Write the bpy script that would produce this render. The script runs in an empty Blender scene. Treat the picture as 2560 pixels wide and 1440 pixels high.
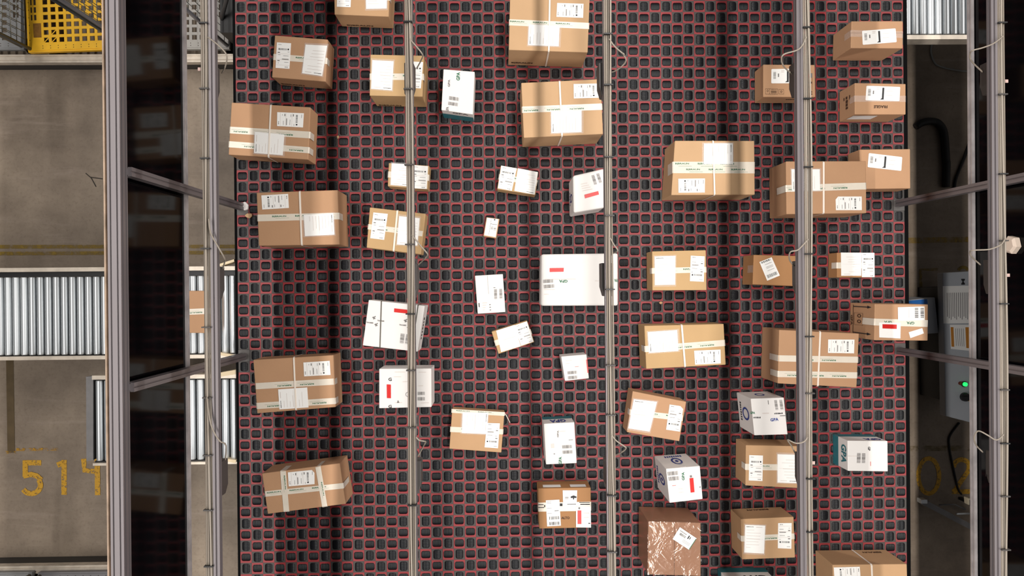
import bpy, bmesh, math, random
from mathutils import Vector, Matrix, Euler
random.seed(7)
SC = bpy.context.scene
COL = SC.collection
ZB = 1.0            # height of the roller bed above the hall floor (m)
H = 4.5             # camera height above the bed
F = 1674.8          # focal length in pixels of the 2560-wide frame
CAM = Vector((0, 0, ZB + H))
ROT = Euler((-0.00261, -0.01675, -0.00865), 'XYZ').to_matrix()

# ------------------------------------------------------------------ camera, colour management
cd = bpy.data.cameras.new('camera'); cam = bpy.data.objects.new('camera', cd); COL.objects.link(cam)
cam.location = CAM; cam.rotation_euler = Euler((-0.00261, -0.01675, -0.00865), 'XYZ')
cd.sensor_width = 36; cd.lens = F * 36 / 2560; cd.clip_start = .05
SC.camera = cam
vs = SC.view_settings
SC.display_settings.display_device = 'sRGB'
vs.view_transform = 'Standard'; vs.look = 'None'; vs.gamma = 1; vs.exposure = 0.0; vs.use_curve_mapping = False

def at(u, v, z):
    """place on the horizontal plane z that the survey photo shows at (u, v)"""
    d = ROT @ Vector(((u - 1280) / F, -(v - 720) / F, -1))
    return CAM + d * ((z - CAM.z) / d.z)
def pix(p):
    d = ROT.transposed() @ (Vector(p) - CAM)
    return 1280 + F * d.x / -d.z, 720 - F * d.y / -d.z
CR = {'A': (560, 0), 'B': (560, 390), 'C': (560, 740), 'D': (560, 1100), 'E': (1040, 0), 'F': (1040, 380), 'G': (1040, 740),
      'H': (1040, 1040), 'I': (1540, 320), 'J': (1540, 700), 'K': (1540, 1040), 'L': (2040, 0), 'M': (2040, 340), 'N': (2040, 700),
      'O': (2040, 1040), 'P': (1540, 0)}
def pt(k, u, v):
    s = 4.235 if k == 'D' else 3.6
    return CR[k][0] + u / s, CR[k][1] + v / s
def pts(k, *a):
    """a: u, v, u, v ... in sheet k; a letter in the list switches the sheet"""
    out, i = [], 0
    while i < len(a):
        if isinstance(a[i], str): k = a[i]; i += 1; continue
        out.append(pt(k, a[i], a[i + 1])); i += 2
    return out

# ------------------------------------------------------------------ materials
def lin(c):
    return tuple((x / 255 / 12.92) if x / 255 <= .04045 else ((x / 255 + .055) / 1.055) ** 2.4 for x in c) + (1,)
MATS = {}
def mat(name, rgb, rough=.6, metal=0., var=0., scale=8., bump=0., bscale=200., spec=.5, emit=None, coat=0.):
    if name in MATS: return MATS[name]
    m = bpy.data.materials.new(name); m.use_nodes = True; n = m.node_tree; N = n.nodes; L = n.links
    b = N['Principled BSDF']; b.inputs['Base Color'].default_value = lin(rgb)
    b.inputs['Roughness'].default_value = rough; b.inputs['Metallic'].default_value = metal
    b.inputs['Specular IOR Level'].default_value = spec; b.inputs['Coat Weight'].default_value = coat
    if emit: b.inputs['Emission Color'].default_value = lin(rgb); b.inputs['Emission Strength'].default_value = emit
    tc = N.new('ShaderNodeTexCoord')
    if var:
        t = N.new('ShaderNodeTexNoise'); t.inputs['Scale'].default_value = scale; t.inputs['Detail'].default_value = 4
        L.new(tc.outputs['Object'], t.inputs['Vector'])
        mp = N.new('ShaderNodeMapRange'); mp.inputs[1].default_value = .3; mp.inputs[2].default_value = .7
        mp.inputs[3].default_value = 1 - var; mp.inputs[4].default_value = 1 + var
        L.new(t.outputs['Fac'], mp.inputs[0])
        hs = N.new('ShaderNodeHueSaturation'); hs.inputs['Color'].default_value = lin(rgb)
        L.new(mp.outputs[0], hs.inputs['Value']); L.new(hs.outputs[0], b.inputs['Base Color'])
    if bump:
        t2 = N.new('ShaderNodeTexNoise'); t2.inputs['Scale'].default_value = bscale; L.new(tc.outputs['Object'], t2.inputs['Vector'])
        bp = N.new('ShaderNodeBump'); bp.inputs['Strength'].default_value = bump; bp.inputs['Distance'].default_value = .01
        L.new(t2.outputs['Fac'], bp.inputs['Height']); L.new(bp.outputs[0], b.inputs['Normal'])
    MATS[name] = m
    return m
def film_mat(name, amount, rough, tint=(255, 255, 255), bump=.0, bscale=30, gloss=False):
    m = bpy.data.materials.new(name); m.use_nodes = True; n = m.node_tree; N = n.nodes; L = n.links
    N.remove(N['Principled BSDF']); out = N['Material Output']
    tr = N.new('ShaderNodeBsdfTransparent'); gl = N.new('ShaderNodeBsdfGlossy' if gloss else 'ShaderNodeBsdfPrincipled')
    gl.inputs[0].default_value = lin(tint); gl.inputs['Roughness'].default_value = rough
    mx = N.new('ShaderNodeMixShader'); mx.inputs[0].default_value = amount
    L.new(tr.outputs[0], mx.inputs[1]); L.new(gl.outputs[0], mx.inputs[2]); L.new(mx.outputs[0], out.inputs[0])
    if bump:
        tc = N.new('ShaderNodeTexCoord'); t2 = N.new('ShaderNodeTexNoise'); t2.inputs['Scale'].default_value = bscale; t2.inputs['Detail'].default_value = 3
        t2.inputs['Distortion'].default_value = 1.5
        L.new(tc.outputs['Object'], t2.inputs['Vector'])
        bp = N.new('ShaderNodeBump'); bp.inputs['Strength'].default_value = bump; bp.inputs['Distance'].default_value = .02
        L.new(t2.outputs['Fac'], bp.inputs['Height']); L.new(bp.outputs[0], gl.inputs['Normal'])
    return m
def floor_mat():
    m = bpy.data.materials.new('stained_concrete'); m.use_nodes = True; n = m.node_tree; N = n.nodes; L = n.links
    b = N['Principled BSDF']; b.inputs['Roughness'].default_value = .55
    tc = N.new('ShaderNodeTexCoord')
    def noise(sc, det, x=1., y=1., rz=0.):
        mp = N.new('ShaderNodeMapping'); mp.inputs['Scale'].default_value = (x, y, 1); mp.inputs['Rotation'].default_value = (0, 0, rz)
        t = N.new('ShaderNodeTexNoise'); t.inputs['Scale'].default_value = sc; t.inputs['Detail'].default_value = det; t.inputs['Roughness'].default_value = .65
        L.new(tc.outputs['Object'], mp.inputs[0]); L.new(mp.outputs[0], t.inputs['Vector']); return t
    a = noise(1.1, 6); c = noise(40, 3); d = noise(2.4, 5, .35, 3.2, .6)
    r = N.new('ShaderNodeValToRGB'); r.color_ramp.elements[0].position = .32; r.color_ramp.elements[0].color = lin((118, 104, 90))
    r.color_ramp.elements[1].position = .68; r.color_ramp.elements[1].color = lin((172, 155, 136)); L.new(a.outputs['Fac'], r.inputs[0])
    def over(fac_node, lo, hi, amount, colr, prev):
        mr = N.new('ShaderNodeMapRange'); mr.inputs[1].default_value = lo; mr.inputs[2].default_value = hi; mr.inputs[4].default_value = amount
        L.new(fac_node.outputs['Fac'], mr.inputs[0])
        mx = N.new('ShaderNodeMix'); mx.data_type = 'RGBA'; L.new(mr.outputs[0], mx.inputs[0]); L.new(prev, mx.inputs[6]); mx.inputs[7].default_value = lin(colr)
        return mx.outputs[2]
    o = over(c, .52, .75, .35, (104, 86, 72), r.outputs[0])
    o = over(d, .55, .72, .35, (190, 172, 158), o)
    L.new(o, b.inputs['Base Color'])
    bp = N.new('ShaderNodeBump'); bp.inputs['Strength'].default_value = .15; bp.inputs['Distance'].default_value = .01
    L.new(c.outputs['Fac'], bp.inputs['Height']); L.new(bp.outputs[0], b.inputs['Normal'])
    return m
def paint_mat(name, rgb, lo, hi, scale=45):
    m = bpy.data.materials.new(name); m.use_nodes = True; n = m.node_tree; N = n.nodes; L = n.links
    b = N['Principled BSDF']; b.inputs['Base Color'].default_value = lin(rgb); b.inputs['Roughness'].default_value = .6; out = N['Material Output']
    tr = N.new('ShaderNodeBsdfTransparent'); mx = N.new('ShaderNodeMixShader')
    tc = N.new('ShaderNodeTexCoord'); t = N.new('ShaderNodeTexNoise'); t.inputs['Scale'].default_value = scale; t.inputs['Detail'].default_value = 6; t.inputs['Roughness'].default_value = .7
    L.new(tc.outputs['Object'], t.inputs['Vector'])
    mr = N.new('ShaderNodeMapRange'); mr.inputs[1].default_value = lo; mr.inputs[2].default_value = hi; L.new(t.outputs['Fac'], mr.inputs[0])
    L.new(mr.outputs[0], mx.inputs[0]); L.new(tr.outputs[0], mx.inputs[1]); L.new(b.outputs[0], mx.inputs[2]); L.new(mx.outputs[0], out.inputs[0])
    return m
CARD = {k: mat('cardboard_' + k, c, .72, var=.04, scale=5, bump=.06, bscale=60, spec=.3) for k, c in
        dict(tan=(188, 150, 112), warm=(184, 143, 109), pale=(194, 158, 120), olive=(190, 156, 112), brown=(168, 123, 82)).items()}
WHITE = mat('white_carton', (228, 224, 220), .6, var=.015, scale=4, spec=.3)
PAPER = mat('label_paper', (246, 244, 240), .55, spec=.4)
TAPE = mat('printed_tape_film', (226, 216, 200), .28, var=.03, scale=20)
CLEAR = film_mat('clear_tape', .18, .12, bump=.3, bscale=60)
STRAP = mat('strap_plastic', (240, 228, 214), .4)
DSTRAP = mat('dark_strap_plastic', (96, 92, 84), .4)
INK = mat('black_ink', (40, 40, 42), .6)
GINK = mat('grey_ink', (120, 116, 114), .6)
FAINT = mat('faint_ink', (214, 203, 196), .6)
GREEN = mat('green_ink', (24, 104, 72), .5)
TEAL = mat('teal_print', (38, 112, 122), .5)
NAVY = mat('blue_ink', (44, 66, 140), .5)
RED = mat('red_sticker', (205, 38, 34), .35)
CINK = mat('brown_ink', (70, 46, 30), .7)
ALU = mat('anodised_aluminium', (118, 112, 114), .42, .4, var=.03, scale=3)
ALUL = mat('bare_aluminium', (214, 202, 186), .4, .25, var=.12, scale=18)
STEEL = mat('galvanised_steel', (128, 126, 126), .45, .6, var=.08, scale=20)
CHROME = mat('polished_roller_steel', (214, 219, 222), .4, .7)
DARKP = mat('dark_grey_plastic', (62, 58, 56), .5)
BLACKP = mat('black_plastic', (22, 22, 24), .45)
PANE = mat('smoked_acrylic', (5, 5, 7), .09, spec=.1)
CABLE = mat('cable_sheath', (142, 132, 120), .5)
BCABLE = mat('black_cable_sheath', (16, 16, 18), .5)
YSTEEL = mat('yellow_painted_steel', (250, 192, 40), .45, var=.1, scale=9)
GSTEEL = mat('grey_painted_steel', (136, 136, 136), .5, var=.06, scale=9)
WIRE = mat('zinc_wire', (150, 152, 146), .35, .8)
CABIN = mat('light_grey_enamel', (176, 180, 186), .5)
YPAINT = paint_mat('worn_yellow_paint', (222, 168, 48), .355, .48)
OPAINT = paint_mat('dirty_yellow_line', (150, 122, 44), .3, .62, 14)
BROWNT = mat('brown_floor_tape', (104, 86, 58), .6, var=.15, scale=12)

# ------------------------------------------------------------------ object helpers
def tag(o, label=None, cat=None, group=None, kind=None):
    if label: o['label'] = label
    if cat: o['category'] = cat
    if group: o['group'] = group
    if kind: o['kind'] = kind
    return o
def thing(name, label, cat, loc=(0, 0, 0), group=None):
    o = bpy.data.objects.new(name, None); COL.objects.link(o); o.location = loc; o.empty_display_size = .1
    return tag(o, label, cat, group)
def mesh(name, verts, faces, m, parent=None, smooth=False):
    me = bpy.data.meshes.new(name); me.from_pydata([tuple(v) for v in verts], [], faces); me.materials.append(m); me.validate()
    if smooth: me.polygons.foreach_set('use_smooth', [True] * len(me.polygons))
    return link(name, me, parent)
def link(name, me, parent=None):
    o = bpy.data.objects.new(name, me); COL.objects.link(o)
    if parent:
        o.parent = parent
        if parent.type == 'EMPTY': o.matrix_parent_inverse = Matrix.Translation(-parent.location)   # mesh data is in world coordinates
    return o
class MB:
    """collects verts and faces for one mesh"""
    def __init__(s): s.v = []; s.f = []
    def add(s, v, f):
        n = len(s.v); s.v += [tuple(x) for x in v]; s.f += [tuple(i + n for i in q) for q in f]; return s
    def quad(s, a, b, c, d): return s.add([a, b, c, d], [(0, 1, 2, 3)])
    def box(s, x0, x1, y0, y1, z0, z1):
        return s.add([(x0, y0, z0), (x1, y0, z0), (x1, y1, z0), (x0, y1, z0), (x0, y0, z1), (x1, y0, z1), (x1, y1, z1), (x0, y1, z1)],
                     [(3, 2, 1, 0), (4, 5, 6, 7), (0, 1, 5, 4), (1, 2, 6, 5), (2, 3, 7, 6), (3, 0, 4, 7)])
    def prism(s, top, z0, bot=None):
        """top: 3-D loop counter-clockwise seen from above"""
        n = len(top); b = bot or [(p[0], p[1], z0) for p in top]
        return s.add(list(b) + list(top), [tuple(range(n - 1, -1, -1)), tuple(range(n, 2 * n))] + [(i, (i + 1) % n, n + (i + 1) % n, n + i) for i in range(n)])
    def tube(s, path, r, n=8, cap=True):
        path = [Vector(p) for p in path]; rings = []; up = None
        for i, p in enumerate(path):
            d = (path[min(i + 1, len(path) - 1)] - path[max(i - 1, 0)]).normalized()
            if up is None: up = d.orthogonal().normalized()
            up = (up - d * up.dot(d)).normalized(); w = d.cross(up); rr = r[i] if isinstance(r, (list, tuple)) else r
            rings.append([p + (up * math.cos(a) + w * math.sin(a)) * rr for a in (2 * math.pi * k / n for k in range(n))])
        f = [(i * n + k, i * n + (k + 1) % n, (i + 1) * n + (k + 1) % n, (i + 1) * n + k) for i in range(len(rings) - 1) for k in range(n)]
        if cap: f += [tuple(range(n - 1, -1, -1)), tuple((len(rings) - 1) * n + k for k in range(n))]
        return s.add([v for q in rings for v in q], f)
    def build(s, name, m, parent=None, smooth=False): return mesh(name, s.v, s.f, m, parent, smooth)
def bevel(o, w, seg=2):
    bm = bmesh.new(); bm.from_mesh(o.data); bmesh.ops.remove_doubles(bm, verts=bm.verts, dist=1e-5)
    bmesh.ops.bevel(bm, geom=list(bm.edges), offset=w, segments=seg, affect='EDGES', profile=.5, clamp_overlap=True)
    bmesh.ops.recalc_face_normals(bm, faces=bm.faces); bm.to_mesh(o.data); bm.free(); return o
def smooth_path(p, n=8):
    p = [Vector(x) for x in p]; out = []
    for i in range(len(p) - 1):
        a, b, c, d = p[max(i - 1, 0)], p[i], p[i + 1], p[min(i + 2, len(p) - 1)]
        for k in range(n):
            t = k / n; out.append(.5 * (2 * b + (c - a) * t + (2 * a - 5 * b + 4 * c - d) * t * t + (3 * b - a - 3 * c + d) * t ** 3))
    return out + [p[-1]]
_TX = {}
def glyphs(text):
    """outline mesh of a word, scaled to the unit box, y up"""
    if text not in _TX:
        c = bpy.data.curves.new('lettering', 'FONT'); c.body = text; c.resolution_u = 2; c.offset = .03
        o = bpy.data.objects.new('lettering', c); COL.objects.link(o)
        me = o.evaluated_get(bpy.context.evaluated_depsgraph_get()).to_mesh()
        v = [(p.co.x, p.co.y) for p in me.vertices]; f = [tuple(q.vertices) for q in me.polygons]
        bpy.data.objects.remove(o); bpy.data.curves.remove(c)
        x0, x1 = min(a for a, _ in v), max(a for a, _ in v); y0, y1 = min(b for _, b in v), max(b for _, b in v)
        _TX[text] = ([((a - x0) / (x1 - x0), (b - y0) / (y1 - y0)) for a, b in v], f)
    return _TX[text]
class Sheet:
    """a flat printed quad in space; s runs along its reading direction, t downwards"""
    def __init__(s, c, lift=0.): 
        s.c = [Vector(p) for p in c]; s.n = (s.c[3] - s.c[0]).cross(s.c[1] - s.c[0]).normalized(); s.lift = lift; s.mb = {}
    def p(s, a, b, up=0.):
        c = s.c; q = (c[0] * (1 - a) + c[1] * a) * (1 - b) + (c[3] * (1 - a) + c[2] * a) * b
        return q + s.n * (s.lift + up)
    def quad(s, name, m, parent, a0=0, b0=0, a1=1, b1=1, up=0.):
        return mesh(name, [s.p(a0, b0, up), s.p(a0, b1, up), s.p(a1, b1, up), s.p(a1, b0, up)], [(0, 1, 2, 3)], m, parent)
    def rect(s, k, a0, b0, a1, b1, up=.0006):
        s.mb.setdefault(k, MB()).add([s.p(a0, b0, up), s.p(a0, b1, up), s.p(a1, b1, up), s.p(a1, b0, up)], [(0, 1, 2, 3)])
    def poly(s, k, uv, up=.0006):
        s.mb.setdefault(k, MB()).add([s.p(a, b, up) for a, b in uv], [tuple(range(len(uv)))])
    def ring(s, k, ca, cb, ra, rb, th, n=20, up=.0006):
        for i in range(n):
            t0, t1 = 2 * math.pi * i / n, 2 * math.pi * (i + 1) / n
            g = lambda t, q: (ca + ra * q * math.cos(t), cb + rb * q * math.sin(t))
            s.poly(k, [g(t0, 1), g(t1, 1), g(t1, 1 - th), g(t0, 1 - th)], up)
    def text(s, k, word, a0, b0, a1, b1, up=.0006):
        v, f = glyphs(word)
        s.mb.setdefault(k, MB()).add([s.p(a0 + x * (a1 - a0), b1 + y * (b0 - b1), up) for x, y in v], f)
    def bars(s, k, a0, b0, a1, b1, n=13, down=False, up=.0006):
        r = random.Random(int(a0 * 999 + b0 * 77)); w = [r.choice((.5, .8, 1.2)) for _ in range(2 * n)]; tot = sum(w); x = 0
        for i in range(0, 2 * n, 2):
            g0, g1 = x / tot, (x + w[i]) / tot; x += w[i] + w[i + 1]
            if down: s.rect(k, a0, b0 + g0 * (b1 - b0), a1, b0 + g1 * (b1 - b0), up)
            else: s.rect(k, a0 + g0 * (a1 - a0), b0, a0 + g1 * (a1 - a0), b1, up)
    def scribble(s, k, a0, b0, a1, b1, n=7):
        """print too small to read: a row of uneven marks"""
        r = random.Random(n * 31 + int(a0 * 100)); w = (a1 - a0) / n
        for i in range(n): s.rect(k, a0 + w * i, b0 + (b1 - b0) * r.random() * .25, a0 + w * (i + .55 + .3 * r.random()), b1)
    def flush(s, parent):
        NM = dict(k=('printed_text', INK), g=('green_print', GREEN), f=('faint_print', FAINT), e=('grey_print', GINK), t=('teal_print', TEAL),
                  n=('blue_logo', NAVY), r=('red_print', RED), b=('barcode', GINK), c=('stamped_print', CINK), K=('barcode', INK))
        out = {}
        for k, mb in s.mb.items(): out[k] = mb.build(NM[k][0], NM[k][1], parent)
        s.mb = {}
        return out
TURN = dict(u=(0, 1, 2, 3), r=(1, 2, 3, 0), d=(2, 3, 0, 1), l=(3, 0, 1, 2))

BOXES = []
class Box:
    """a parcel: carton prism under one Empty; top corners TL TR BR BL as the photo shows them"""
    def __init__(s, name, label, cat, corners, h, m, group=None, base=ZB, bev=.004, part='carton', bot=None):
        s.h = h; s.z = base + h; s.base = base
        s.T = [at(u, v, s.z) for u, v in corners]
        c = sum(s.T, Vector()) / 4
        s.root = thing(name, label, cat, (c.x, c.y, base), group); s.m = m
        top = [s.T[i] for i in (3, 2, 1, 0)]
        mb = MB(); mb.prism(top, base + .001)
        s.body = mb.build(part, m, s.root); bevel(s.body, bev)
        BOXES.append([pix(p) for p in s.T] + [pix((p.x, p.y, base)) for p in s.T])
    def top(s, k, *a, turn='u', lift=.0012):
        q = [at(u, v, s.z) for u, v in pts(k, *a)]
        return Sheet([q[i] for i in TURN[turn]], lift)
    def whole(s, turn='u', lift=.0012): return Sheet([s.T[i] for i in TURN[turn]], lift)
    def side(s, e, a0=0, b0=0, a1=1, b1=1, flip=False, lift=.0015):
        a, b = [(1, 0), (2, 1), (3, 2), (0, 3)][e]; A, B = s.T[a], s.T[b]
        g = lambda x, y: Vector((A.x + (B.x - A.x) * x, A.y + (B.y - A.y) * x, s.z - y * s.h))
        q = [g(a0, b0), g(a1, b0), g(a1, b1), g(a0, b1)]
        return Sheet([q[i] for i in ((2, 3, 0, 1) if flip else (0, 1, 2, 3))], lift)
    def band(s, name, m, k, u0, v0, u1, v1, wpx, d0=0., d1=0., k2=None, words=None, lift=.0009, under=True, phase=.3, label=None):
        """tape or strap over the top from one edge to another, hanging d0 / d1 metres down the sides"""
        p, q = at(*pt(k, u0, v0), s.z), at(*pt(k2 or k, u1, v1), s.z)
        sc = (CAM.z - s.z) / F; w = wpx * sc / (4.235 if k == 'D' else 3.6)
        d = (q - p).normalized(); n = Vector((-d.y, d.x, 0)); up = Vector((0, 0, lift)); mb = MB(); hw = n * (w / 2)
        line = []
        if d0: line.append(p - d * .0025 - Vector((0, 0, min(d0, s.h - .004))))
        line += [p - d * (.0025 if d0 else 0) - Vector((0, 0, .0035 if d0 else 0)) * 1, p + d * .004 + up, q - d * .004 + up]
        line += [q + d * (.0025 if d1 else 0) - Vector((0, 0, .0035 if d1 else 0))]
        if d1: line.append(q + d * .0025 - Vector((0, 0, min(d1, s.h - .004))))
        for a, b in zip(line, line[1:]): mb.quad(a - hw, b - hw, b + hw, a + hw)
        o = mb.build(name, m, s.root)
        if label: o['label'] = label
        if words:
            Ln = (q - p).length; sh = Sheet([p + hw, q + hw, q - hw, p - hw], lift); x = -.144 * phase
            step = .144
            while x < Ln:
                for (off, wl, t0, t1, txt) in words:
                    a0, a1 = (x + off) / Ln, (x + off + wl) / Ln
                    if a0 >= .003 and a1 <= .997:
                        sh.text('g', txt, a0, t0, a1, t1, .0004)
                        if under: sh.rect('g', a0 + .02 / Ln, t1 + .1, a1 + .018 / Ln, t1 + .12, .0004)
                x += step
            sh.flush(o)
        return o
BB = [(0, .088, .22, .5, 'B|BRAUN')]
BB2 = [(0, .088, .1, .27, 'B|BRAUN'), (.07, .088, .6, .77, 'B|BRAUN')]
GP = [(0, .05, .3, .72, 'GPA')]

def ship_label(b, k, *a, turn='u', name='shipping_label', cut=False):
    sh = b.top(k, *a, turn=turn, lift=.0022)
    if cut:
        o = mesh(name, [sh.p(*q) for q in (((0, .1), (0, 1), (1, 1), (1, 0), (.22, 0)) if cut == 'tl' else ((0, 0), (0, .9), (.22, 1), (1, 1), (1, 0)))], [(0, 1, 2, 3, 4)], PAPER, b.root)
    else: o = sh.quad(name, PAPER, b.root)
    sh.bars('K', .14, .22, .72, .29, 14); sh.rect('e', .1, .37, .26, .405); sh.rect('e', .1, .69, .26, .725)
    sh.rect('K', .78, .22, .88, .28)
    for t, x0, x1 in ((.07, .1, .34), (.345, .8, .92), (.47, .12, .3), (.5, .5, .88), (.62, .42, .9), (.64, .42, .9), (.75, .6, .9), (.79, .14, .22)):
        sh.rect('e', x0, t, x1, t + .014)
    sh.rect('f', .04, .43, .96, .44); sh.rect('f', .04, .66, .96, .67); sh.rect('f', .04, .87, .96, .88)
    sh.scribble('e', .66, .925, .88, .955, 4)
    sh.flush(o)
    return o
def pouch(b, k, *a, turn='u', film=True, title='B|BRAUN', name='document_pouch'):
    sh = b.top(k, *a, turn=turn, lift=.0016); par = b.root
    if film:
        par = sh.quad(name, CLEAR, b.root, -.05, -.035, 1.05, 1.06); par['label'] = 'clear glossy document pouch'
    o = sh.quad('delivery_note', PAPER, par, up=.0009)
    if title: sh.text('k', title, .07, .05, .42, .085, .0015)
    r = random.Random(len(BOXES))
    for i in range(7):
        t = .17 + .105 * i; sh.rect('f', .08, t, .3 + .5 * r.random(), t + .012, .0015)
    sh.rect('f', .55, .06, .86, .08, .0015); sh.rect('f', .08, .5, .93, .505, .0015)
    sh.flush(o)
    return o
def carrier_label(b, k, *a):
    sh = b.top(k, *a, lift=.0018); n = []
    for cx, cy, a0 in ((.97, .06, -90), (.97, .94, 0), (.03, .94, 90), (.03, .06, 180)):
        for i in range(4):
            t = math.radians(a0 + 30 * i); n.append((cx + .03 * math.cos(t), cy + .06 * math.sin(t)))
    o = mesh('carrier_label', [sh.p(*q) for q in reversed(n)], [tuple(range(len(n)))], PAPER, b.root)
    sh.bars('b', .06, .22, .14, .72, 9, True); sh.rect('e', .2, .32, .235, .56)
    sh.rect('k', .475, .1, .53, .92); sh.poly('k', [(.475, .82), (.42, .92), (.475, .92)])
    sh.rect('f', .3, .1, .4, .14); sh.rect('f', .3, .2, .39, .24); sh.rect('f', .6, .3, .8, .33); sh.rect('f', .6, .6, .78, .63)
    fl = sh.flush(o)
    return o
def bar_pair(b, k, *quads, down=False):
    for q in quads:
        sh = b.top(k, *q, lift=.0012); sh.bars('b', 0, 0, 1, 1, 12, down); sh.flush(b.root)
def sticker(b, k, *a, m=RED, name='red_sticker', lines=True, turn='u'):
    sh = b.top(k, *a, lift=.0026, turn=turn); o = sh.quad(name, m, b.root)
    return o
def stroke_mesh(path, w, z):
    """painted stroke on the floor; path and width in photo pixels"""
    P = [at(u, v, z) for u, v in path]; ww = w * (CAM.z - z) / F / 2; mb = MB(); L, R = [], []
    for i, p in enumerate(P):
        d = (P[min(i + 1, len(P) - 1)] - P[max(i - 1, 0)]).normalized(); n = Vector((-d.y, d.x, 0)) * ww
        L.append(p + n); R.append(p - n)
    for i in range(len(P) - 1): mb.quad(R[i], R[i + 1], L[i + 1], L[i])
    return mb

# ------------------------------------------------------------------ the parcels
b = Box('cardboard_box', 'tan carton cut off by the top edge, left of the second overhead beam', 'box', pts('A', 990, -210, 1497, -195, 1482, 150, 995, 130), .2, CARD['tan'])
ship_label(b, 'A', 1023, -160, 1150, -155, 1140, 66, 1016, 62); pouch(b, 'A', 1275, -160, 1470, -150, 1465, 78, 1280, 82)
b.band('packing_tape', TAPE, 'A', 992, -30, 1490, -20, 50, .05, .05, words=BB)
sh = b.side(2, .12, .78, .62, .9); sh.text('c', 'B|BRAUN', 0, 0, 1, 1); sh.flush(b.root)

b = Box('cardboard_box', 'small tan carton, topmost in the left column, label left and glossy document pouch right', 'box', pts('A', 457, 318, 935, 355, 915, 735, 430, 695), .17, CARD['warm'])
b.band('packing_tape', TAPE, 'A', 443, 512, 925, 548, 55, .06, .06, words=BB, phase=.0)
ship_label(b, 'A', 477, 382, 605, 390, 590, 621, 465, 612); pouch(b, 'A', 735, 402, 930, 412, 885, 685, 703, 660, turn='d')
sh = b.side(2, .06, .7, .5, .85); sh.text('c', 'B|BRAUN', 0, 0, 1, 1); sh.flush(b.root)

b = Box('cardboard_box', 'tan carton under the second overhead beam with a bright white document pouch', 'box', pts('A', 1317, 490, 1800, 500, 1787, 870, 1310, 860), .25, CARD['olive'])
b.band('packing_tape', TAPE, 'A', 1313, 690, 1795, 692, 58, .06, .06, words=BB, phase=.55)
pouch(b, 'A', 1335, 542, 1527, 552, 1513, 815, 1325, 800, turn='d'); ship_label(b, 'A', 1660, 552, 1792, 560, 1772, 797, 1650, 790)
sh = b.side(2, .06, .82, .5, .95); sh.text('c', 'B|BRAUN', 0, 0, 1, 1); sh.flush(b.root)

b = Box('cardboard_box', 'large carton overhanging the left bed edge, one white strap and two printed tapes', 'box', pts('A', 68, 922, 778, 965, 757, 1437, 40, 1392), .18, CARD['warm'])
b.band('packing_tape', TAPE, 'A', 772, 1215, 52, 1170, 60, .09, .04, words=BB, phase=.25); b.band('packing_tape', TAPE, 'A', 764, 1352, 43, 1298, 55, .09, .04, words=BB, phase=.75)
ship_label(b, 'A', 480, 1010, 720, 1020, 712, 1148, 478, 1135, turn='r'); pouch(b, 'A', 278, 1187, 545, 1212, 530, 1398, 272, 1378, turn='l')
b.band('strap', STRAP, 'A', 424, 944, 402, 1415, 15, .18, .18, lift=.0045)

b = Box('cardboard_box', 'large carton in the left column, white strap mid top, bright pouch at lower right', 'box', pts('B', 292, 330, 1024, 306, 1040, 797, 312, 808), .25, CARD['warm'])
b.band('packing_tape', TAPE, 'B', 300, 558, 1033, 540, 60, .05, .1, words=BB, phase=.35); ship_label(b, 'B', 337, 355, 578, 341, 585, 468, 345, 482, turn='l')
pouch(b, 'B', 718, 531, 985, 516, 996, 708, 729, 722, turn='r'); b.band('strap', STRAP, 'B', 683, 317, 702, 802, 17, .25, .25, lift=.0045)

b = Box('cardboard_box', 'small low carton under the second overhead beam, top covered by two white papers', 'box', pts('B', 1483, 62, 1847, 87, 1832, 300, 1473, 272), .12, CARD['olive'])
b.band('packing_tape', TAPE, 'B', 1478, 165, 1840, 195, 55, .05, .05, words=BB)
pouch(b, 'B', 1510, 66, 1690, 78, 1680, 275, 1500, 260, turn='d'); ship_label(b, 'B', 1700, 82, 1837, 92, 1825, 298, 1690, 290)

b = Box('cardboard_box', 'tan carton beside the second overhead beam, white strap between label and grey note', 'box', pts('B', 1312, 462, 1815, 520, 1772, 885, 1283, 825), .15, CARD['olive'])
b.band('packing_tape', TAPE, 'B', 1790, 700, 1297, 636, 48, .05, .03, words=BB, phase=.4); ship_label(b, 'B', 1345, 508, 1475, 521, 1442, 755, 1317, 740)
pouch(b, 'B', 1577, 541, 1762, 560, 1740, 806, 1556, 797, turn='d', title=None); b.band('strap', STRAP, 'B', 1562, 490, 1527, 856, 16, .15, .15, lift=.0045)

b = Box('cardboard_box', 'carton at lower left with a white strap, two printed tapes and a note between', 'box', pts('C', 262, 575, 985, 532, 1005, 1000, 298, 1057), .19, CARD['warm'])
b.band('packing_tape', TAPE, 'C', 992, 770, 282, 812, 56, .07, .05, words=BB, phase=.1); b.band('packing_tape', TAPE, 'C', 1002, 944, 292, 990, 56, .07, .05, words=BB, phase=.6)
ship_label(b, 'C', 715, 598, 952, 583, 960, 710, 722, 723, turn='r'); pouch(b, 'C', 488, 840, 750, 822, 762, 1002, 500, 1020, turn='l', film=False)
b.band('strap', STRAP, 'C', 630, 552, 650, 1027, 15, .19, .19, lift=.0045)

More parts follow.
